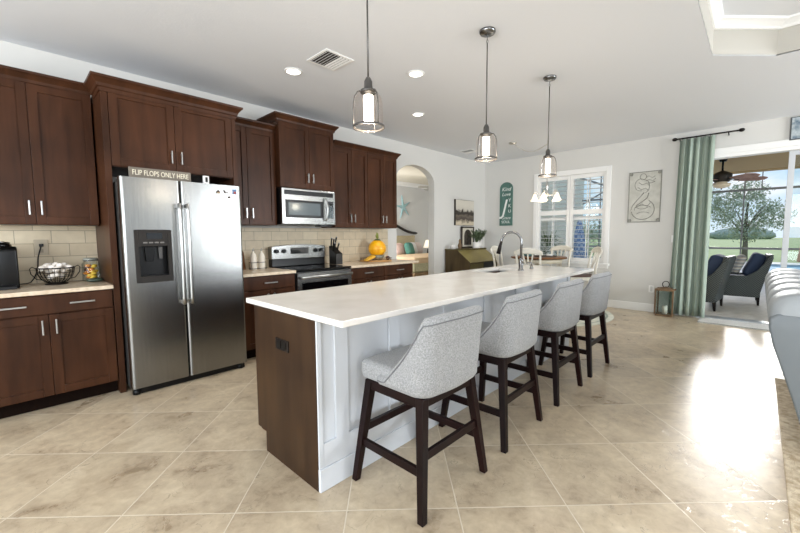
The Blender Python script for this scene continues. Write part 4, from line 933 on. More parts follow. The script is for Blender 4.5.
# ------------------------------------------------------------ desk corner
DX0, DX1 = 5.92, 6.95
DW = wood_mat('olive_green_painted_wood', '#4d4526', '#665b34', .5, False); DWS = wood_mat('brown_desk_side_wood', '#3c3120', '#564730', .5)
t = thing('secretary_desk', 'olive brown slant-front secretary desk against the wall by the arch', 'desk', ((DX0+DX1)/2, 4.15, 0))
side = [(YWI-.02, .02), (3.87, .02), (3.87, .80), (4.15, 1.015), (YWI-.02, 1.015)]
MB().prism(side, 'x', DX0, DX0+.025).build('side_panel', DWS, t, .002); MB().prism(side, 'x', DX1-.025, DX1).build('side_panel', DWS, t, .002)
MB().box(DX0-.012, DX1+.012, 4.13, YWI-.018, 1.015, 1.035).build('top', DW, t, .004)
MB().prism([(3.86, .792), (4.14, 1.012), (4.15, 1.002), (3.87, .78)], 'x', DX0+.012, DX1-.012).build('slant_lid', mat('olive_desk_lid', '#7d6f3c', .35, noise=(3, '#8f8149', 4)), t, .002)
MB().box(DX0+.025, DX1-.025, 3.89, 4.42, .06, .79).build('carcass', DWS, t)
for i in range(3): d = MB().box(DX0+.03, DX1-.03, 3.872, 3.892, .09+i*.23, .30+i*.23).build('drawer', DW, t, .004); [MB().ball((x, 3.862, .195+i*.23), .014, 10).build('knob', BRONZE, d) for x in (DX0+.25, DX1-.25)]
for x in (DX0+.03, DX1-.03):
    for y in (3.9, 4.38): MB().taper((x, y, 0), .03, (x, y, .06), .045).build('leg', DWS, t)
MB().box(6.42, 6.88, 3.868, 3.872, .55, .775).build('cubby_shade_sheet', BLACK, [o for o in bpy.data.objects if o.name == 'secretary_desk'][0])  # black sheet on the desk front, painting the shade of an opening
# wall picture + leaning art + plants
t = thing('photo_canvas', 'small sepia and black landscape canvas hanging on the wall above the desk', 'picture', (6.56, YW-.01, 1.77))
MB().box(6.235, 6.90, YW-.035, YW-.001, 1.50, 2.02).build('canvas_edge', mat('dark_canvas_edge', '#3a342d', .8), t)
def scene_mat():
    m, nt, bs = new_mat('sepia_lake_print'); N = nt.nodes.new; L = nt.links.new
    tc = N('ShaderNodeTexCoord'); sp = N('ShaderNodeSeparateXYZ'); L(tc.outputs['Generated'], sp.inputs[0]); nz = N('ShaderNodeTexNoise'); nz.inputs['Scale'].default_value = 5; nz.inputs['Detail'].default_value = 5; L(tc.outputs['Generated'], nz.inputs[0])
    a = N('ShaderNodeMath'); a.operation = 'MULTIPLY_ADD'; L(nz.outputs[0], a.inputs[0]); a.inputs[1].default_value = .35; L(sp.outputs[2], a.inputs[2])
    r = N('ShaderNodeValToRGB'); L(a.outputs[0], r.inputs[0]); e = r.color_ramp.elements; e[0].position = 0; e[0].color = lin('#b8aa90'); e[1].position = 1; e[1].color = lin('#d5cfc2')
    for p, c in ((.28, '#c9bda6'), (.40, '#4a4038'), (.55, '#6b6156'), (.62, '#352d27'), (.74, '#3b342e'), (.80, '#c9c3b6')): q = e.new(p); q.color = lin(c)
    L(r.outputs[0], bs.inputs['Base Color']); bs.inputs['Roughness'].default_value = .8; return m
MB().box(6.25, 6.90, YW-.038, YW-.035, 1.505, 2.015).build('print', scene_mat(), t)
t = thing('leaning_frame', 'dark framed print of a black arch leaning on the wall on the desk', 'picture', (6.55, 4.36, 1.035))
b = MB(); fy_ = 4.40; x0, x1, z0, z1 = 6.44, 6.90, 1.036, 1.48
[b.box(*q) for q in ((x0, x0+.03, fy_, fy_+.02, z0, z1), (x1-.03, x1, fy_, fy_+.02, z0, z1), (x0, x1, fy_, fy_+.02, z0, z0+.03), (x0, x1, fy_, fy_+.02, z1-.03, z1))]; b.build('frame', mat('dark_brown_frame', '#352a22', .5), t)
MB().box(x0+.03, x1-.03, fy_+.008, fy_+.012, z0+.03, z1-.03).build('mat_board', mat('cream_mat', '#c9c2b2', .8), t)
b = MB(); c0 = (x0+x1)/2; b.prism([(c0-.13, 1.10), (c0+.13, 1.10)]+[(c0+.13*math.cos(R(a)), 1.29+.13*math.sin(R(a))) for a in range(0, 181, 18)], 'y', fy_+.005, fy_+.008); b.build('arch_print', mat('black_ink', '#2a2622', .8, noise=(12, '#5c5246', 4)), t)
t = thing('bronze_figurine', 'small brown figurine on the left of the desk top', 'figurine', (6.16, 4.25, 1.035))
MB().lathe([(0, 0), (.035, 0), (.03, .02), (.045, .06), (.025, .11), (.018, .13), (.028, .155), (.015, .185), (0, .19)], (6.16, 4.25, 1.036), 14).build('figure', mat('bronze_brown', '#6a5232', .5), t)
t = thing('white_jar', 'low white cylinder jar at the far left of the desk top', 'jar', (5.99, 4.3, 1.035))
MB().lathe([(0, 0), (.05, 0), (.052, .07), (.045, .08), (0, .08)], (6.0, 4.30, 1.036)).build('jar_body', mat('white_ceramic', '#dedad6', .4), t)
VG = mat('white_vase_glaze', '#ece9e4', .35)
def sprigs(name, label, x, y, z, vase, n, spread, h, lm):
    t = thing(name, label, 'plant', (x, y, z)); MB().lathe(vase, (x, y, z), 20).build('vase', VG, t)
    st_ = MB(); lf = MB(); top = max(q[1] for q in vase)
    for i in range(n):
        a = random.uniform(0, 6.28); r = random.uniform(.2, 1)*spread; hh = random.uniform(.45, 1)*h
        pts = [Vector((x, y, z+top-.02)), Vector((x+math.cos(a)*r*.4, min(y+math.sin(a)*r*.4, YW-.04) if y > 4 else y+math.sin(a)*r*.4, z+top+hh*.6)), Vector((x+math.cos(a)*r, min(y+math.sin(a)*r, YW-.04) if y > 4 else y+math.sin(a)*r, z+top+hh))]
        st_.tube(pts, .002, 5)
        for k in range(12):
            u = .25+.75*k/12; p = pts[0].lerp(pts[1], u*2) if u < .5 else pts[1].lerp(pts[2], u*2-1); q = random.uniform(0, 6.28)
            lf.leaf(p, (math.cos(q), -abs(math.sin(q)), random.uniform(-.2, .7)), .06, .034)
    st_.build('stems', LEAF, t); lf.build('foliage', lm, t); return t
DL = mat('dusty_green_leaf', '#5b6c4c', .7, noise=(14, '#93a183', 3))
sprigs('vase_of_greenery', 'rectangular white vase of grey-green sprigs in the middle of the desk top', 6.68, 4.20, 1.036, [(0, 0), (.075, 0), (.08, .01), (.08, .115), (.07, .12), (0, .11)], 34, .17, .27, DL)
sprigs('vase_of_greenery', 'narrower white vase of loose sprigs at the right end of the desk top', 6.90, 4.25, 1.036, [(0, 0), (.04, 0), (.045, .05), (.03, .13), (.036, .15), (0, .14)], 30, .18, .26, DL)

# ------------------------------------------------------------ dining nook
o = MB().lathe([(0, .001), (1.165, .001), (1.17, .006), (1.165, .012), (0, .012)], (6.22, 2.72, 0), 72).build('round_rug', None or mat('faded_blue_grey_rug', '#b4b6a8', .95, noise=(7, '#d2cfbd', 8), bump=(90, .3))); tag(o, 'round faded grey-green rug under the dining table', 'rug')
MB().lathe([(1.06, .0125), (1.09, .0125)], (6.22, 2.72, 0), 72).build('border_ring', mat('rug_border', '#98a093', .95), o)
tcx, tcy, tz = 6.28, 2.72, .93
t = thing('dining_table', 'round counter-height dining table with brown top and cream pedestal', 'table', (tcx, tcy, 0))
MB().lathe([(0, tz-.03), (.44, tz-.03), (.455, tz-.02), (.455, tz-.005), (.448, tz), (0, tz)], (tcx, tcy, 0), 48).build('tabletop', WOODT, t)
MB().lathe([(.36, tz-.10), (.375, tz-.10), (.375, tz-.03), (.36, tz-.03)], (tcx, tcy, 0), 40).build('apron', CREAM, t)
MB().lathe([(0, .12), (.07, .12), (.09, .2), (.06, .3), (.05, .5), (.075, .7), (.06, .8), (.12, tz-.04), (0, tz-.04)], (tcx, tcy, 0), 24).build('pedestal', CREAM, t)
for k in range(4): a = R(45+90*k); MB().tube([(tcx+math.cos(a)*.05, tcy+math.sin(a)*.05, .2), (tcx+math.cos(a)*.2, tcy+math.sin(a)*.2, .17), (tcx+math.cos(a)*.36, tcy+math.sin(a)*.36, .045)], [.035, .03, .022], 8).build('foot', CREAM, t)
CW = mat('antique_white_chair_paint', '#ddd8cb', .5); SEATW = mat('dark_brown_seat', '#4a3024', .5)
def make_dchair():   # faces +Y, counter height
    t = thing('dining_chair', 'x', 'chair', (0, 0, 0)); zs = .64
    MB().prism([(-.17, -.19), (.17, -.19), (.21, .20), (-.21, .20)], 'z', zs-.03, zs).build('seat', SEATW, t, .006, world=False)
    MB().box(-.17, .17, -.17, .17, zs-.08, zs-.03).build('apron', CW, t, world=False)
    for s in (-1, 1):
        MB().taper((s*.20, .19, 0), .028, (s*.18, .17, zs-.03), .036).build('leg', CW, t, world=False)
        MB().tube([(s*.18, -.24, 0), (s*.165, -.20, .35), (s*.165, -.18, zs)], [.015, .018, .02], 8).build('leg', CW, t, world=False)
        MB().tube([(s*.165, -.18, zs-.02), (s*.17, -.19, zs+.12), (s*.175, -.22, zs+.28), (s*.18, -.25, zs+.38)], [.02, .018, .017, .016], 8).build('back_post', CW, t, world=False)
    b = MB(); b.grid(lambda u, v: (-.215+.43*u, -.255-.03*math.sin(math.pi*u)-.01*v, zs+.355+.095*v*(.55+.45*math.sin(math.pi*u))-.02*abs(2*u-1)**3), 20, 5)
    o = b.build('top_rail', CW, t, world=False); o.modifiers.new('s', 'SOLIDIFY').thickness = .022
    b = MB()
    for s in (-1, 1): b.tube([(s*.055, -.18, zs), (s*.02, -.20, zs+.13), (s*.06, -.235, zs+.27), (s*.075, -.262, zs+.37)], .012, 8)
    b.tube([(0, -.185, zs), (0, -.20, zs+.12), (0, -.235, zs+.25), (0, -.27, zs+.38)], .012, 8)
    b.build('back_splat', CW, t, world=False)
    for z, y in ((.2, .19), (.3, -.21)): MB().tube([(-.185, y, z), (.185, y, z)], .011, 8).build('rung', CW, t, world=False)
    for s in (-1, 1): MB().tube([(s*.185, -.20, .25), (s*.19, .185, .25)], .011, 8).build('rung', CW, t, world=False)
    return t
dc = make_dchair(); g = 'painted counter-height chairs around the round table'
def face(x, y): return math.atan2(tcy-y, tcx-x)-math.pi/2
for i, (x, y, da, l) in enumerate(((5.74, 2.60, 0, 'white painted dining chair nearest the island, back towards the sink faucet'), (6.45, 2.10, 20, 'white painted dining chair on the right of the table, partly behind the last stool'), (6.83, 2.66, 0, 'cream painted dining chair on the window side of the table'), (6.33, 3.30, 10, 'white painted dining chair on the desk side of the table, seen left of the faucet'))):
    place(dc, i == 0, (x, y, .0135), face(x, y)+R(da), l, g)
t = thing('teal_teapot', 'blue-green glazed serving bowl with a tall lid on the dining table', 'bowl', (6.25, 2.86, tz))
MB().lathe([(0, 0), (.05, 0), (.095, .03), (.105, .05), (.06, .065), (.03, .085), (.045, .12), (.03, .13), (0, .13)], (6.2, 2.86, tz)).build('bowl_body', mat('teal_glaze', '#6f9a98', .2), t)
t = thing('serving_tray', 'dark flat tray with small dishes at the right side of the dining table', 'tray', (6.34, 2.60, tz))
MB().lathe([(0, .002), (.17, .002), (.19, .018), (.185, .018), (.165, .008), (0, .008)], (6.34, 2.62, tz)).build('tray', mat('dark_tray', '#4d4a42', .4), t)
o = MB().lathe([(0, 0), (.05, 0), (.06, .03), (.055, .03), (.045, .006), (0, .006)], (6.40, 2.58, tz+.009)).build('dish', VG); tag(o, 'small white dish on the dark tray on the dining table', 'dish')

# ------------------------------------------------------------ sofa and rug
o = MB().box(.6, 4.66, -3.2, -.165, .0, .016).build('area_rug', mat('sand_shag_rug', '#b8a283', .98, noise=(26, '#e2d3b8', 8), bump=(120, 1)), None, .004); tag(o, 'sand coloured textured area rug under the sofa', 'rug')
SL = mat('grey_leather', '#93989b', .5, noise=(3, '#9da2a5', 5), bump=(140, .15)); SLD = mat('grey_leather_end', '#6f7578', .5)
SX0, SX1 = 3.08, 5.42
t = thing('sofa', 'grey leather sofa with channel-padded back at the right edge', 'sofa', ((SX0+SX1)/2, -.7, .016))
prof = [(-.27, .05), (-.235, .16), (-.19, .32), (-.135, .50), (-.09, .64), (-.068, .74), (-.066, .80), (-.10, .83), (-.22, .83), (-.34, .70), (-.42, .42), (-.44, .05)]
MB().prism(prof, 'x', SX0, SX1).build('back_frame', SLD, t, .012, seg=3)
n = 6; cw = (SX1-SX0)/n
for i in range(n):
    xa = SX0+cw*i+.004; xb = SX0+cw*(i+1)-.004
    def cush(u, v, xa=xa, xb=xb):
        a = 2*math.pi*v; e = 1-abs(2*u-1)**4
        k = .62+.38*math.sqrt(max(0, e)); yy = -.225+.165*k*math.copysign(abs(math.cos(a))**.75, math.cos(a)); zz = .82+.135*k*math.copysign(abs(math.sin(a))**.8, math.sin(a))
        return (xa+(xb-xa)*u, yy, zz)
    b = MB(); b.grid(cush, 16, 33); b.add([cush(0, j/32) for j in range(32)], [tuple(range(32))], True); b.add([cush(1, j/32) for j in range(32)], [tuple(range(31, -1, -1))], True)
    b.build('back_cushion', SL, t)
    if i % 2 == 0: MB().box(xa, xb+cw, -1.05, -.40, .28, .48).build('seat_cushion', SL, t, .05, seg=4)
MB().box(SX0, SX1, -1.05, -.40, .06, .28).build('base', SLD, t, .02)
for xa in (SX0-.0, SX1-.22): MB().box(xa, xa+.22, -1.08, -.44, .06, .62).build('armrest', SLD, t, .06, seg=4)
for x in (SX0+.08, SX1-.08):
    for y in (-.34, -1.0): MB().taper((x, y, .016), .035, (x, y, .07), .05).build('leg', BLACK, t)
# floor lamp behind the sofa
lx_, ly_ = 5.75, -.50
t = thing('floor_lamp', 'floor lamp with a pinkish beige drum shade at the far right behind the sofa', 'floor lamp', (lx_, ly_, 0))
MB().lathe([(0, 0), (.14, 0), (.14, .02), (.02, .035), (0, .035)], (lx_, ly_, .0)).build('base', BRONZE, t); MB().cyl((lx_, ly_), .011, .03, 1.35, 10).build('pole', BRONZE, t)
MB().lathe([(.165, 1.40), (.205, 1.00), (.200, 1.00), (.160, 1.40), (.165, 1.40)], (lx_, ly_, 0), 36).build('lamp_shade', mat('pink_beige_linen', '#d5c0b4', .9), t)

# ------------------------------------------------------------ bedroom things
t = thing('bed', 'bed with a dark curved headboard seen through the arch', 'bed', (7.75, 6.6, 0))
HBW = mat('near_black_wood', '#1e1814', .4)
b = MB(); hb = [(6.3+2.35*i/24, 1.36+.0) for i in range(25)]
hx = lambda u: 1.36+.30*math.exp(-((u-.5)/.28)**2)-.0
b.tube([(6.35+2.30*i/24, 7.6, hx(i/24)) for i in range(25)]+[(8.72, 7.6, 1.37)], [.04]*25+[.025], 8); b.build('headboard_rail', HBW, t)
for x in (7.60, 6.9): MB().box(x, x+.05, 7.57, 7.63, .3, hx((x-6.35)/2.3)).build('headboard_post', HBW, t)
MB().box(6.4, 8.62, 7.60, 7.64, .4, 1.30).build('headboard_panel', mat('rattan_cream', '#cdbf9f', .8, noise=(30, '#b8a985', 4)), t)
MB().box(6.35, 8.70, 5.6, 7.55, .0, .45).build('bed_base', mat('bed_rail_wood', '#8d7350', .6), t, .02)
MB().box(6.35, 8.70, 5.6, 7.55, .45, .74).build('mattress', mat('woven_tan_quilt', '#a5a183', .9, noise=(20, '#c2bd9c', 5), stretch=(1, 1, 4)), t, .05, seg=3)
MB().box(6.34, 8.71, 5.58, 6.9, .66, .80).build('folded_blanket', mat('peach_blanket', '#cbb08e', .9), t, .03)
g = 'pillows on the bed beyond the arch'
def pillow(name, label, x, y, z, c, w=.5, h=.36, tilt=-22):
    m = MB(); m.T = Matrix.Translation((x, y, z)) @ Matrix.Rotation(R(tilt), 4, 'X')
    def f(u, v):
        a = 2*math.pi*u; p = math.pi*(v-.5); q = lambda s, k: math.copysign(abs(s)**k, s)
        return (w/2*q(math.cos(a), .5)*math.cos(p)**.6 if abs(p) < 1.57 else 0, .09*math.sin(p), h/2*q(math.sin(a), .5)*math.cos(p)**.6 if abs(p) < 1.57 else 0)
    m.grid(f, 32, 13, closed_u=True); o = m.build(name, mat(name+'_'+c.strip('#'), c, .95)); tag(o, label, 'pillow', g)
pillow('pillow', 'blush pink pillow at the left on the bed beyond the arch', 7.62, 7.30, .92, '#cfb0a6', .38)
pillow('pillow', 'teal green pillow standing in front on the bed beyond the arch', 7.74, 7.02, .93, '#4f7d70', .30, .38)
pillow('pillow', 'white pillow beside the teal one on the bed beyond the arch', 8.02, 7.16, .93, '#e4e3e2', .30, .38)
pillow('pillow', 'pale pink grey pillow at the right on the bed beyond the arch', 8.36, 7.30, .93, '#d4c6c2', .44, .36)
t = thing('bedside_lamp', 'small lamp with a white shade right of the bed beyond the arch', 'lamp', (9.02, 7.4, 0)); MB().lathe([(0, .62), (.08, .62), (.05, .7), (.03, .9), (0, .9)], (9.02, 7.4, 0)).build('lamp_base', BRONZE, t); MB().lathe([(.08, 1.16), (.15, .93)], (9.02, 7.4, 0)).build('lamp_shade', mat('warm_white_shade', '#efe6d6', .9, emit=('#fff0d8', .8)), t)
t = thing('nightstand', 'brown nightstand under the bedside lamp beyond the arch', 'nightstand', (9.02, 7.4, 0)); MB().box(8.80, 9.25, 7.18, 7.62, 0, .62).build('body', mat('nightstand_wood', '#5a4632', .6), t, .01); MB().box(8.83, 9.22, 7.16, 7.18, .35, .58).build('drawer', mat('nightstand_front', '#6b543c', .6), t)
t = thing('starfish_wall_art', 'pale teal starfish hanging on the bedroom wall beyond the arch', 'wall art', (8.10, 7.68, 2.1))
b = MB(); c0, z0 = 8.20, 2.14; pts = []
for k in range(10):
    a = R(90+36*k+12); r = (.34, .07)[k % 2]; pts.append((c0+r*math.cos(a), z0+r*math.sin(a)*1.05))
b.prism(pts, 'y', 7.66, 7.695); b.build('star', mat('pale_teal_metal', '#9fc3c8', .5), t, .01)
t = thing('bedroom_ceiling_fan', 'ceiling fan blades near the bedroom ceiling beyond the arch', 'ceiling fan', (8.6, 6.6, 2.87))
b = MB(); fcx, fcy = 8.3, 6.4; b.cyl((fcx, fcy), .02, 2.62, 2.87, 10).cyl((fcx, fcy), .11, 2.50, 2.64, 20); b.build('motor', mat('fan_white', '#d9d6cf', .5), t)
for k in range(5):
    a = R(8+72*k); m = MB(); m.T = Matrix.Translation((fcx, fcy, 2.60)) @ Matrix.Rotation(a, 4, 'Z') @ Matrix.Rotation(R(12), 4, 'X'); m.prism([(.12, -.04), (.6, -.07), (.64, 0), (.6, .07), (.12, .04)], 'z', 0, .012); m.build('blade', mat('fan_blade_grey', '#a8a49b', .5), t)

# ------------------------------------------------------------ outside
CONC = mat('pale_patio_concrete', '#d6d2cb', .8, noise=(8, '#c9c4bc', 6), bump=(60, .2))
struct('floor_patio', MB().box(XW+.14, 12.3, -9, 9, -.1, -.005), CONC)
struct('floor_pool_deck', MB().box(12.3, 18.5, -14, 12, -.1, -.006).box(22.5, 24, -14, 12, -.1, -.006), CONC)
struct('floor_pool_water', MB().box(18.5, 22.5, -14, -.2, -.16, -.06), mat('pool_water', '#5fb4d8', .05, bump=(3, .3)))
struct('floor_pool_edge', MB().box(18.5, 22.5, -.2, 12, -.1, -.006), CONC)
GR = mat('bright_green_lawn', '#8fa35c', 1, noise=(2, '#aab878', 10), bump=(30, .5))
struct('floor_lawn', MB().box(24, 160, -120, 120, -.14, -.02).box(7.6, 24, 12, 120, -.14, -.02), GR)
struct('ceiling_patio', MB().box(XW+.14, 11.9, -9, 1.75, 2.72, 2.80).box(11.75, 12.0, -9, 1.75, 2.70, 2.95), mat('tan_soffit_paint', '#c9ad80', .8))
EXT = mat('tan_stucco', '#cdb997', .9, bump=(70, .4))
b = MB(); b.box(XW+.14, XW+.16, WX[1], 4.44, 0, 2.9).box(XW+.14, XW+.16, DY1, WX[0], 0, 2.9).box(XW+.14, XW+.16, WX[0], WX[1], 0, WX[2]).box(XW+.14, XW+.16, WX[0], WX[1], WX[3], 2.9)
struct('wall_exterior', b, EXT)
struct('wall_exterior_wing', MB().box(9.9, 12.6, 4.05, 4.2, 0, 3.2).box(9.91, 10.05, 4.2, 9, 0, 3.2), mat('cream_wing_stucco', '#efe9da', .9, bump=(70, .4)))
# screen cage: one thing with beams
CG = mat('bronze_cage_aluminium', '#8f9194', .5, .1)
t = thing('screen_enclosure', 'grey aluminium screen enclosure frame around the patio and pool', 'screen enclosure', (12, 0, 0))
for y, z1 in ((.31, 3.6), (-2.6, 3.6), (-5.4, 3.6), (3.4, 3.6)): MB().box(12.0, 12.03, y-.014, y+.014, 0, z1).build('post', CG, t)
MB().box(12.0, 12.03, .01, .028, 2.31, 3.6).build('post', CG, t)
for z in (2.31, .95): MB().box(12.005, 12.055, -8, 3.9, z-.024, z+.024).build('rail', CG, t)
for (p, q) in (((12.05, 3.9, 3.55), (9.0, 1.9, 2.6)), ((12.05, 2.0, 3.3), (12.05, 3.9, 2.2)), ((8.4, 3.8, 2.9), (12.0, 2.2, 2.25))): MB().bar(p, q, .03, .035).build('brace', CG, t)
# patio fan
fx_, fy2 = 9.5, .575
t = thing('patio_ceiling_fan', 'dark bronze ceiling fan with glass bowl hanging under the patio roof', 'ceiling fan', (fx_, fy2, 2.72))
MB().cyl((fx_, fy2), .018, 2.45, 2.72, 10).build('downrod', BLACK, t); MB().lathe([(0, 2.72), (.07, 2.72), (.05, 2.66), (0, 2.66)], (fx_, fy2, 0)).build('canopy', BLACK, t)
MB().lathe([(0, 2.50), (.05, 2.48), (.13, 2.44), (.15, 2.42), (.15, 2.33), (.11, 2.28), (0, 2.28)], (fx_, fy2, 0)).build('motor', mat('dark_bronze_fan', '#2d2925', .5), t)
lk = MB().lathe([(.08, 2.28), (.085, 2.25), (.14, 2.245), (.12, 2.19), (.05, 2.165), (0, 2.16)], (fx_, fy2, 0)).build('glass_bowl', mat('amber_frosted_glass', '#d8cdbb', .3, emit=('#ffe0b0', .1)), t)
MB().ball((fx_, fy2, 2.15), .014, 8).build('finial', BLACK, lk)
BL = wood_mat('pink_brown_fan_blade', '#9a7466', '#c09a8c', .5, False)
for k in range(5):
    a = R(-62+72*k); m = MB(); m.T = Matrix.Translation((fx_, fy2, 2.315)) @ Matrix.Rotation(a, 4, 'Z') @ Matrix.Rotation(R(-14), 4, 'X')
    m.prism([(.20, -.045), (.35, -.085), (.60, -.10), (.69, -.05), (.70, 0), (.69, .05), (.60, .10), (.35, .085), (.20, .045)], 'z', 0, .01); bl = m.build('blade', BL, t)
    m = MB(); m.T = Matrix.Translation((fx_, fy2, 2.315)) @ Matrix.Rotation(a, 4, 'Z'); m.box(.10, .26, -.018, .018, -.006, .004); m.build('blade_iron', BLACK, bl)
# wicker chairs
WK = weave_mat('dark_grey_wicker', '#2e3130', '#555b58', 55)
def make_wicker():   # faces +Y, origin at floor centre
    t = thing('wicker_armchair', 'x', 'chair', (0, 0, 0))
    b = MB(); b.prism([(-.36, -.36), (.36, -.36), (.40, .38), (-.40, .38)], 'z', .15, .38); b.build('seat_base', WK, t, .01, world=False)
    for s in (-1, 1):
        b = MB(); pr = [(-.34, .15), (.38, .15), (.40, .49), (.36, .53), (-.16, .53), (-.30, .64), (-.46, .90), (-.50, .88), (-.40, .45)]
        b.prism(pr, 'x', s*.36, s*.42); b.build('arm', WK, t, .012, world=False)
    b = MB(); b.prism([(-.36, .30), (-.34, .15), (-.28, .15), (-.30, .36), (-.42, .92), (-.50, .92), (-.42, .50)], 'x', -.37, .37); b.build('back', WK, t, .012, world=False)
    for sx in (-1, 1):
        for sy in (-1, 1): MB().taper((sx*.35, sy*.34, 0), .03, (sx*.36, sy*.33, .16), .05).build('leg', BRONZE, t, world=False)
    MB().box(-.34, .34, -.28, .37, .38, .50).build('seat_cushion', mat('navy_cushion', '#2a3650', .9), t, .04, world=False, seg=4)
    m = MB(); m.T = Matrix.Translation((0, -.26, .72)) @ Matrix.Rotation(R(22), 4, 'X'); m.box(-.30, .30, -.10, .10, -.22, .22); m.build('back_cushion', mat('navy_back_cushion', '#33405a', .9), t, .06, world=False, seg=4)
    return t
wk = make_wicker(); g = 'wicker armchairs on the patio'
place(wk, True, (9.65, .31, 0), R(2), 'dark wicker armchair with a striped pillow, right one on the patio', g)
place(wk, False, (8.52, .80, 0), R(-4), 'dark wicker armchair mostly hidden behind the teal curtain', g)
m = MB(); m.T = Matrix.Translation((9.50, .27, .73)) @ Matrix.Rotation(R(10), 4, 'Z') @ Matrix.Rotation(R(22), 4, 'X')
def tp(u, v):
    a = 2*math.pi*u; p = math.pi*(v-.5); q = lambda s: math.copysign(abs(s)**.5, s); c = max(0, math.cos(p))**.6
    return (.22*q(math.cos(a))*c, .07*math.sin(p), .19*q(math.sin(a))*c)
m.grid(tp, 32, 13, closed_u=True); o = m.build('throw_pillow', stripe_mat('striped_linen', ['#8b8f92', '#c9c4ba', '#a19a92'], 16, 2)); tag(o, 'grey striped throw pillow on the right wicker armchair', 'pillow')
# umbrella seen through the shutter
t = thing('patio_umbrella', 'closed blue plaid patio umbrella outside the dining window', 'umbrella', (9.5, 3.13, 0))
def umb(u, v): a = 2*math.pi*u; r = (.03+.155*(1-v)**.8)*(1+.16*math.cos(8*a)); return (9.5+r*math.cos(a), 3.13+r*math.sin(a), .72+.92*v)
MB().grid(umb, 48, 12, closed_u=True).build('canopy', weave_mat('blue_plaid_canvas', '#7a97cc', '#b9caea', 14, .9, .1), t); MB().cyl((9.5, 3.13), .02, .05, 1.72, 10).build('pole', WHITE, t); MB().lathe([(0, 0), (.22, 0), (.2, .06), (.03, .08), (0, .08)], (9.5, 3.13, 0)).build('base', BRONZE, t)
# spiky plant outside
t = thing('potted_plant', 'dark green bushy potted plant with tall spikes outside the dining window', 'plant', (8.25, 3.36, 0))
MB().lathe([(0, 0), (.16, 0), (.22, .45), (.24, .48), (.20, .48), (.18, .42), (0, .42)], (8.25, 3.36, 0)).build('pot', mat('terracotta_pot', '#8d5f45', .8), t)
b = MB()
for i in range(900):
    a = random.uniform(0, 6.28); z = random.uniform(.5, 1.27); r = .30*math.sqrt(random.random())*math.sin(math.pi*min(1, (z-.42)/.95))**.5
    b.leaf((8.25+r*math.cos(a), 3.36+r*math.sin(a), z), (math.cos(a), math.sin(a), random.uniform(-.1, .8)), .09, .028, .02)
b.build('foliage', mat('deep_green_leaf', '#2f4a26', .6, noise=(20, '#55733c', 3)), t)
b = MB()
for i in range(16):
    a = i*.4*2.4; b.leaf((8.25, 3.36, 1.0), (math.cos(a)*.55, math.sin(a)*.55, 1), random.uniform(.4, .56), .02)
b.build('spikes', LEAF, t)
# hedge / shrub beyond the right half of the window
def foliage(c, r, n, sz, zmin=0.0, shell=.55):
    b = MB()
    for i in range(n):
        a = random.uniform(0, 6.28); p = math.acos(random.uniform(-1, 1)); k = random.uniform(shell, 1)
        k *= 1+.18*math.sin(3*a+p*4)
        q = Vector((c[0]+r[0]*k*math.sin(p)*math.cos(a), c[1]+r[1]*k*math.sin(p)*math.sin(a), max(zmin, c[2]+r[2]*k*math.cos(p))))
        b.leaf(q, (random.uniform(-1, 1), random.uniform(-1, 1), random.uniform(-.6, 1)), sz*random.uniform(.7, 1.4), sz*.5)
    return b
t = thing('flowering_shrub', 'pale leafy shrub behind the screen outside the dining window', 'shrub', (15.5, 4.3, 0))
foliage((15.5, 4.4, .95), (1.3, 1.5, 1.0), 2600, .13).build('foliage', LEAFP, t); MB().tube([(15.5, 4.4, 0), (15.5, 4.4, .9)], [.08, .05], 8).build('stem', mat('grey_bark', '#6b6156', .9), t)
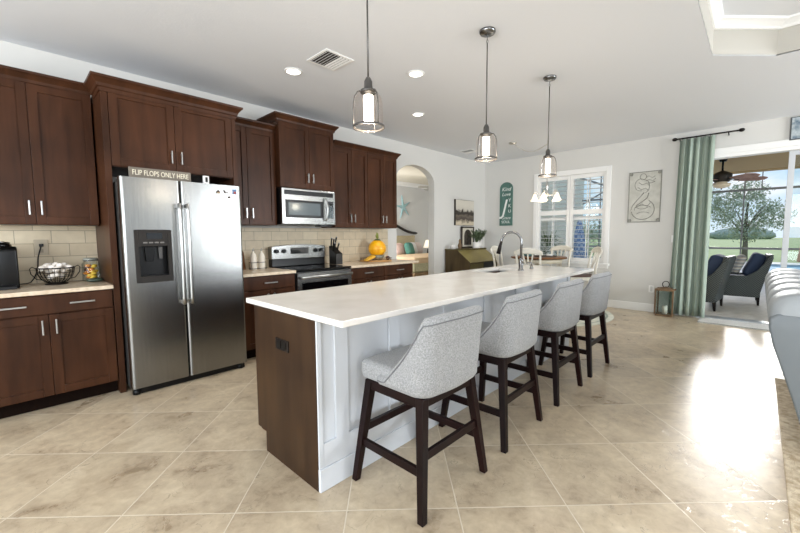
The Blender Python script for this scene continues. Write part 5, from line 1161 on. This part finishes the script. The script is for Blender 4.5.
# tree on the lawn
t = thing('lawn_tree', 'pale green leafy tree on the lawn beyond the patio screen', 'tree', (25.5, .55, 0)); BK = mat('grey_bark_trunk', '#7b7266', .9)
b = MB(); b.tube([(25.5, .5, -.05), (25.45, .5, .8), (25.5, .55, 1.6), (25.6, .5, 2.8)], [.13, .10, .08, .04], 10)
for a, l in ((0, .9), (1.3, 1.1), (2.6, .9), (3.7, 1.2), (5, 1)): b.tube([(25.47, .52, 1.0+.12*a), (25.47+math.cos(a)*l*.5, .52+math.sin(a)*l*.5, 1.8+.1*a), (25.47+math.cos(a)*l, .52+math.sin(a)*l, 2.6)], [.05, .03, .01], 6)
b.build('trunk', BK, t)
fol = MB()
for c, r, n in (((25.5, .55, 2.3), (1.4, 1.3, 1.2), 2200), ((25.3, 1.35, 2.55), (.8, .75, .9), 900), ((25.6, -.45, 2.1), (.8, .75, .7), 800), ((25.5, .5, 3.4), (.9, .8, .6), 700), ((25.4, .5, 1.3), (.75, .75, .5), 500), ((25.5, 1.9, 2.9), (.6, .5, .8), 500)):
    f = foliage(c, r, n, .15); fol.add(f.v, f.f, False)
fol.build('foliage', LEAFP, t)
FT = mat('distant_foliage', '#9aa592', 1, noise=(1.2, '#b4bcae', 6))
for i in range(9):
    x = 118+random.uniform(-6, 6); y = -44+i*16; h = random.uniform(1.8, 2.8)
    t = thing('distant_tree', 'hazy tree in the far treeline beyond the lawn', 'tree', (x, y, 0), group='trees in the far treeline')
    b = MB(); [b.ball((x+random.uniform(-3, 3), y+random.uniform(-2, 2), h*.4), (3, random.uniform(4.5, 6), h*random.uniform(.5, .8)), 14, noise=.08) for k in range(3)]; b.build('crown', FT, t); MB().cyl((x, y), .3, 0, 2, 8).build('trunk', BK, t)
t = thing('garden_tree', 'added dense round tree on the pool deck, blocking sun from the dining window', 'tree', (20, 3.6, 0))  # unseen tree, added to keep the low sun out of the dining window
b = MB(); [b.ball((20+random.uniform(-.3, .3), 3.6+random.uniform(-.15, .15), z), (1.0, 1.0, .9), 18, noise=.05) for z in (2.2, 3.1, 4.0, 4.9, 5.8, 6.5)]; b.build('crown', mat('dense_tree_leaf', '#4d6638', .9, noise=(6, '#6f8850', 5)), t); MB().cyl((20, 3.6), .12, 0, 2, 10).build('trunk', BK, t)
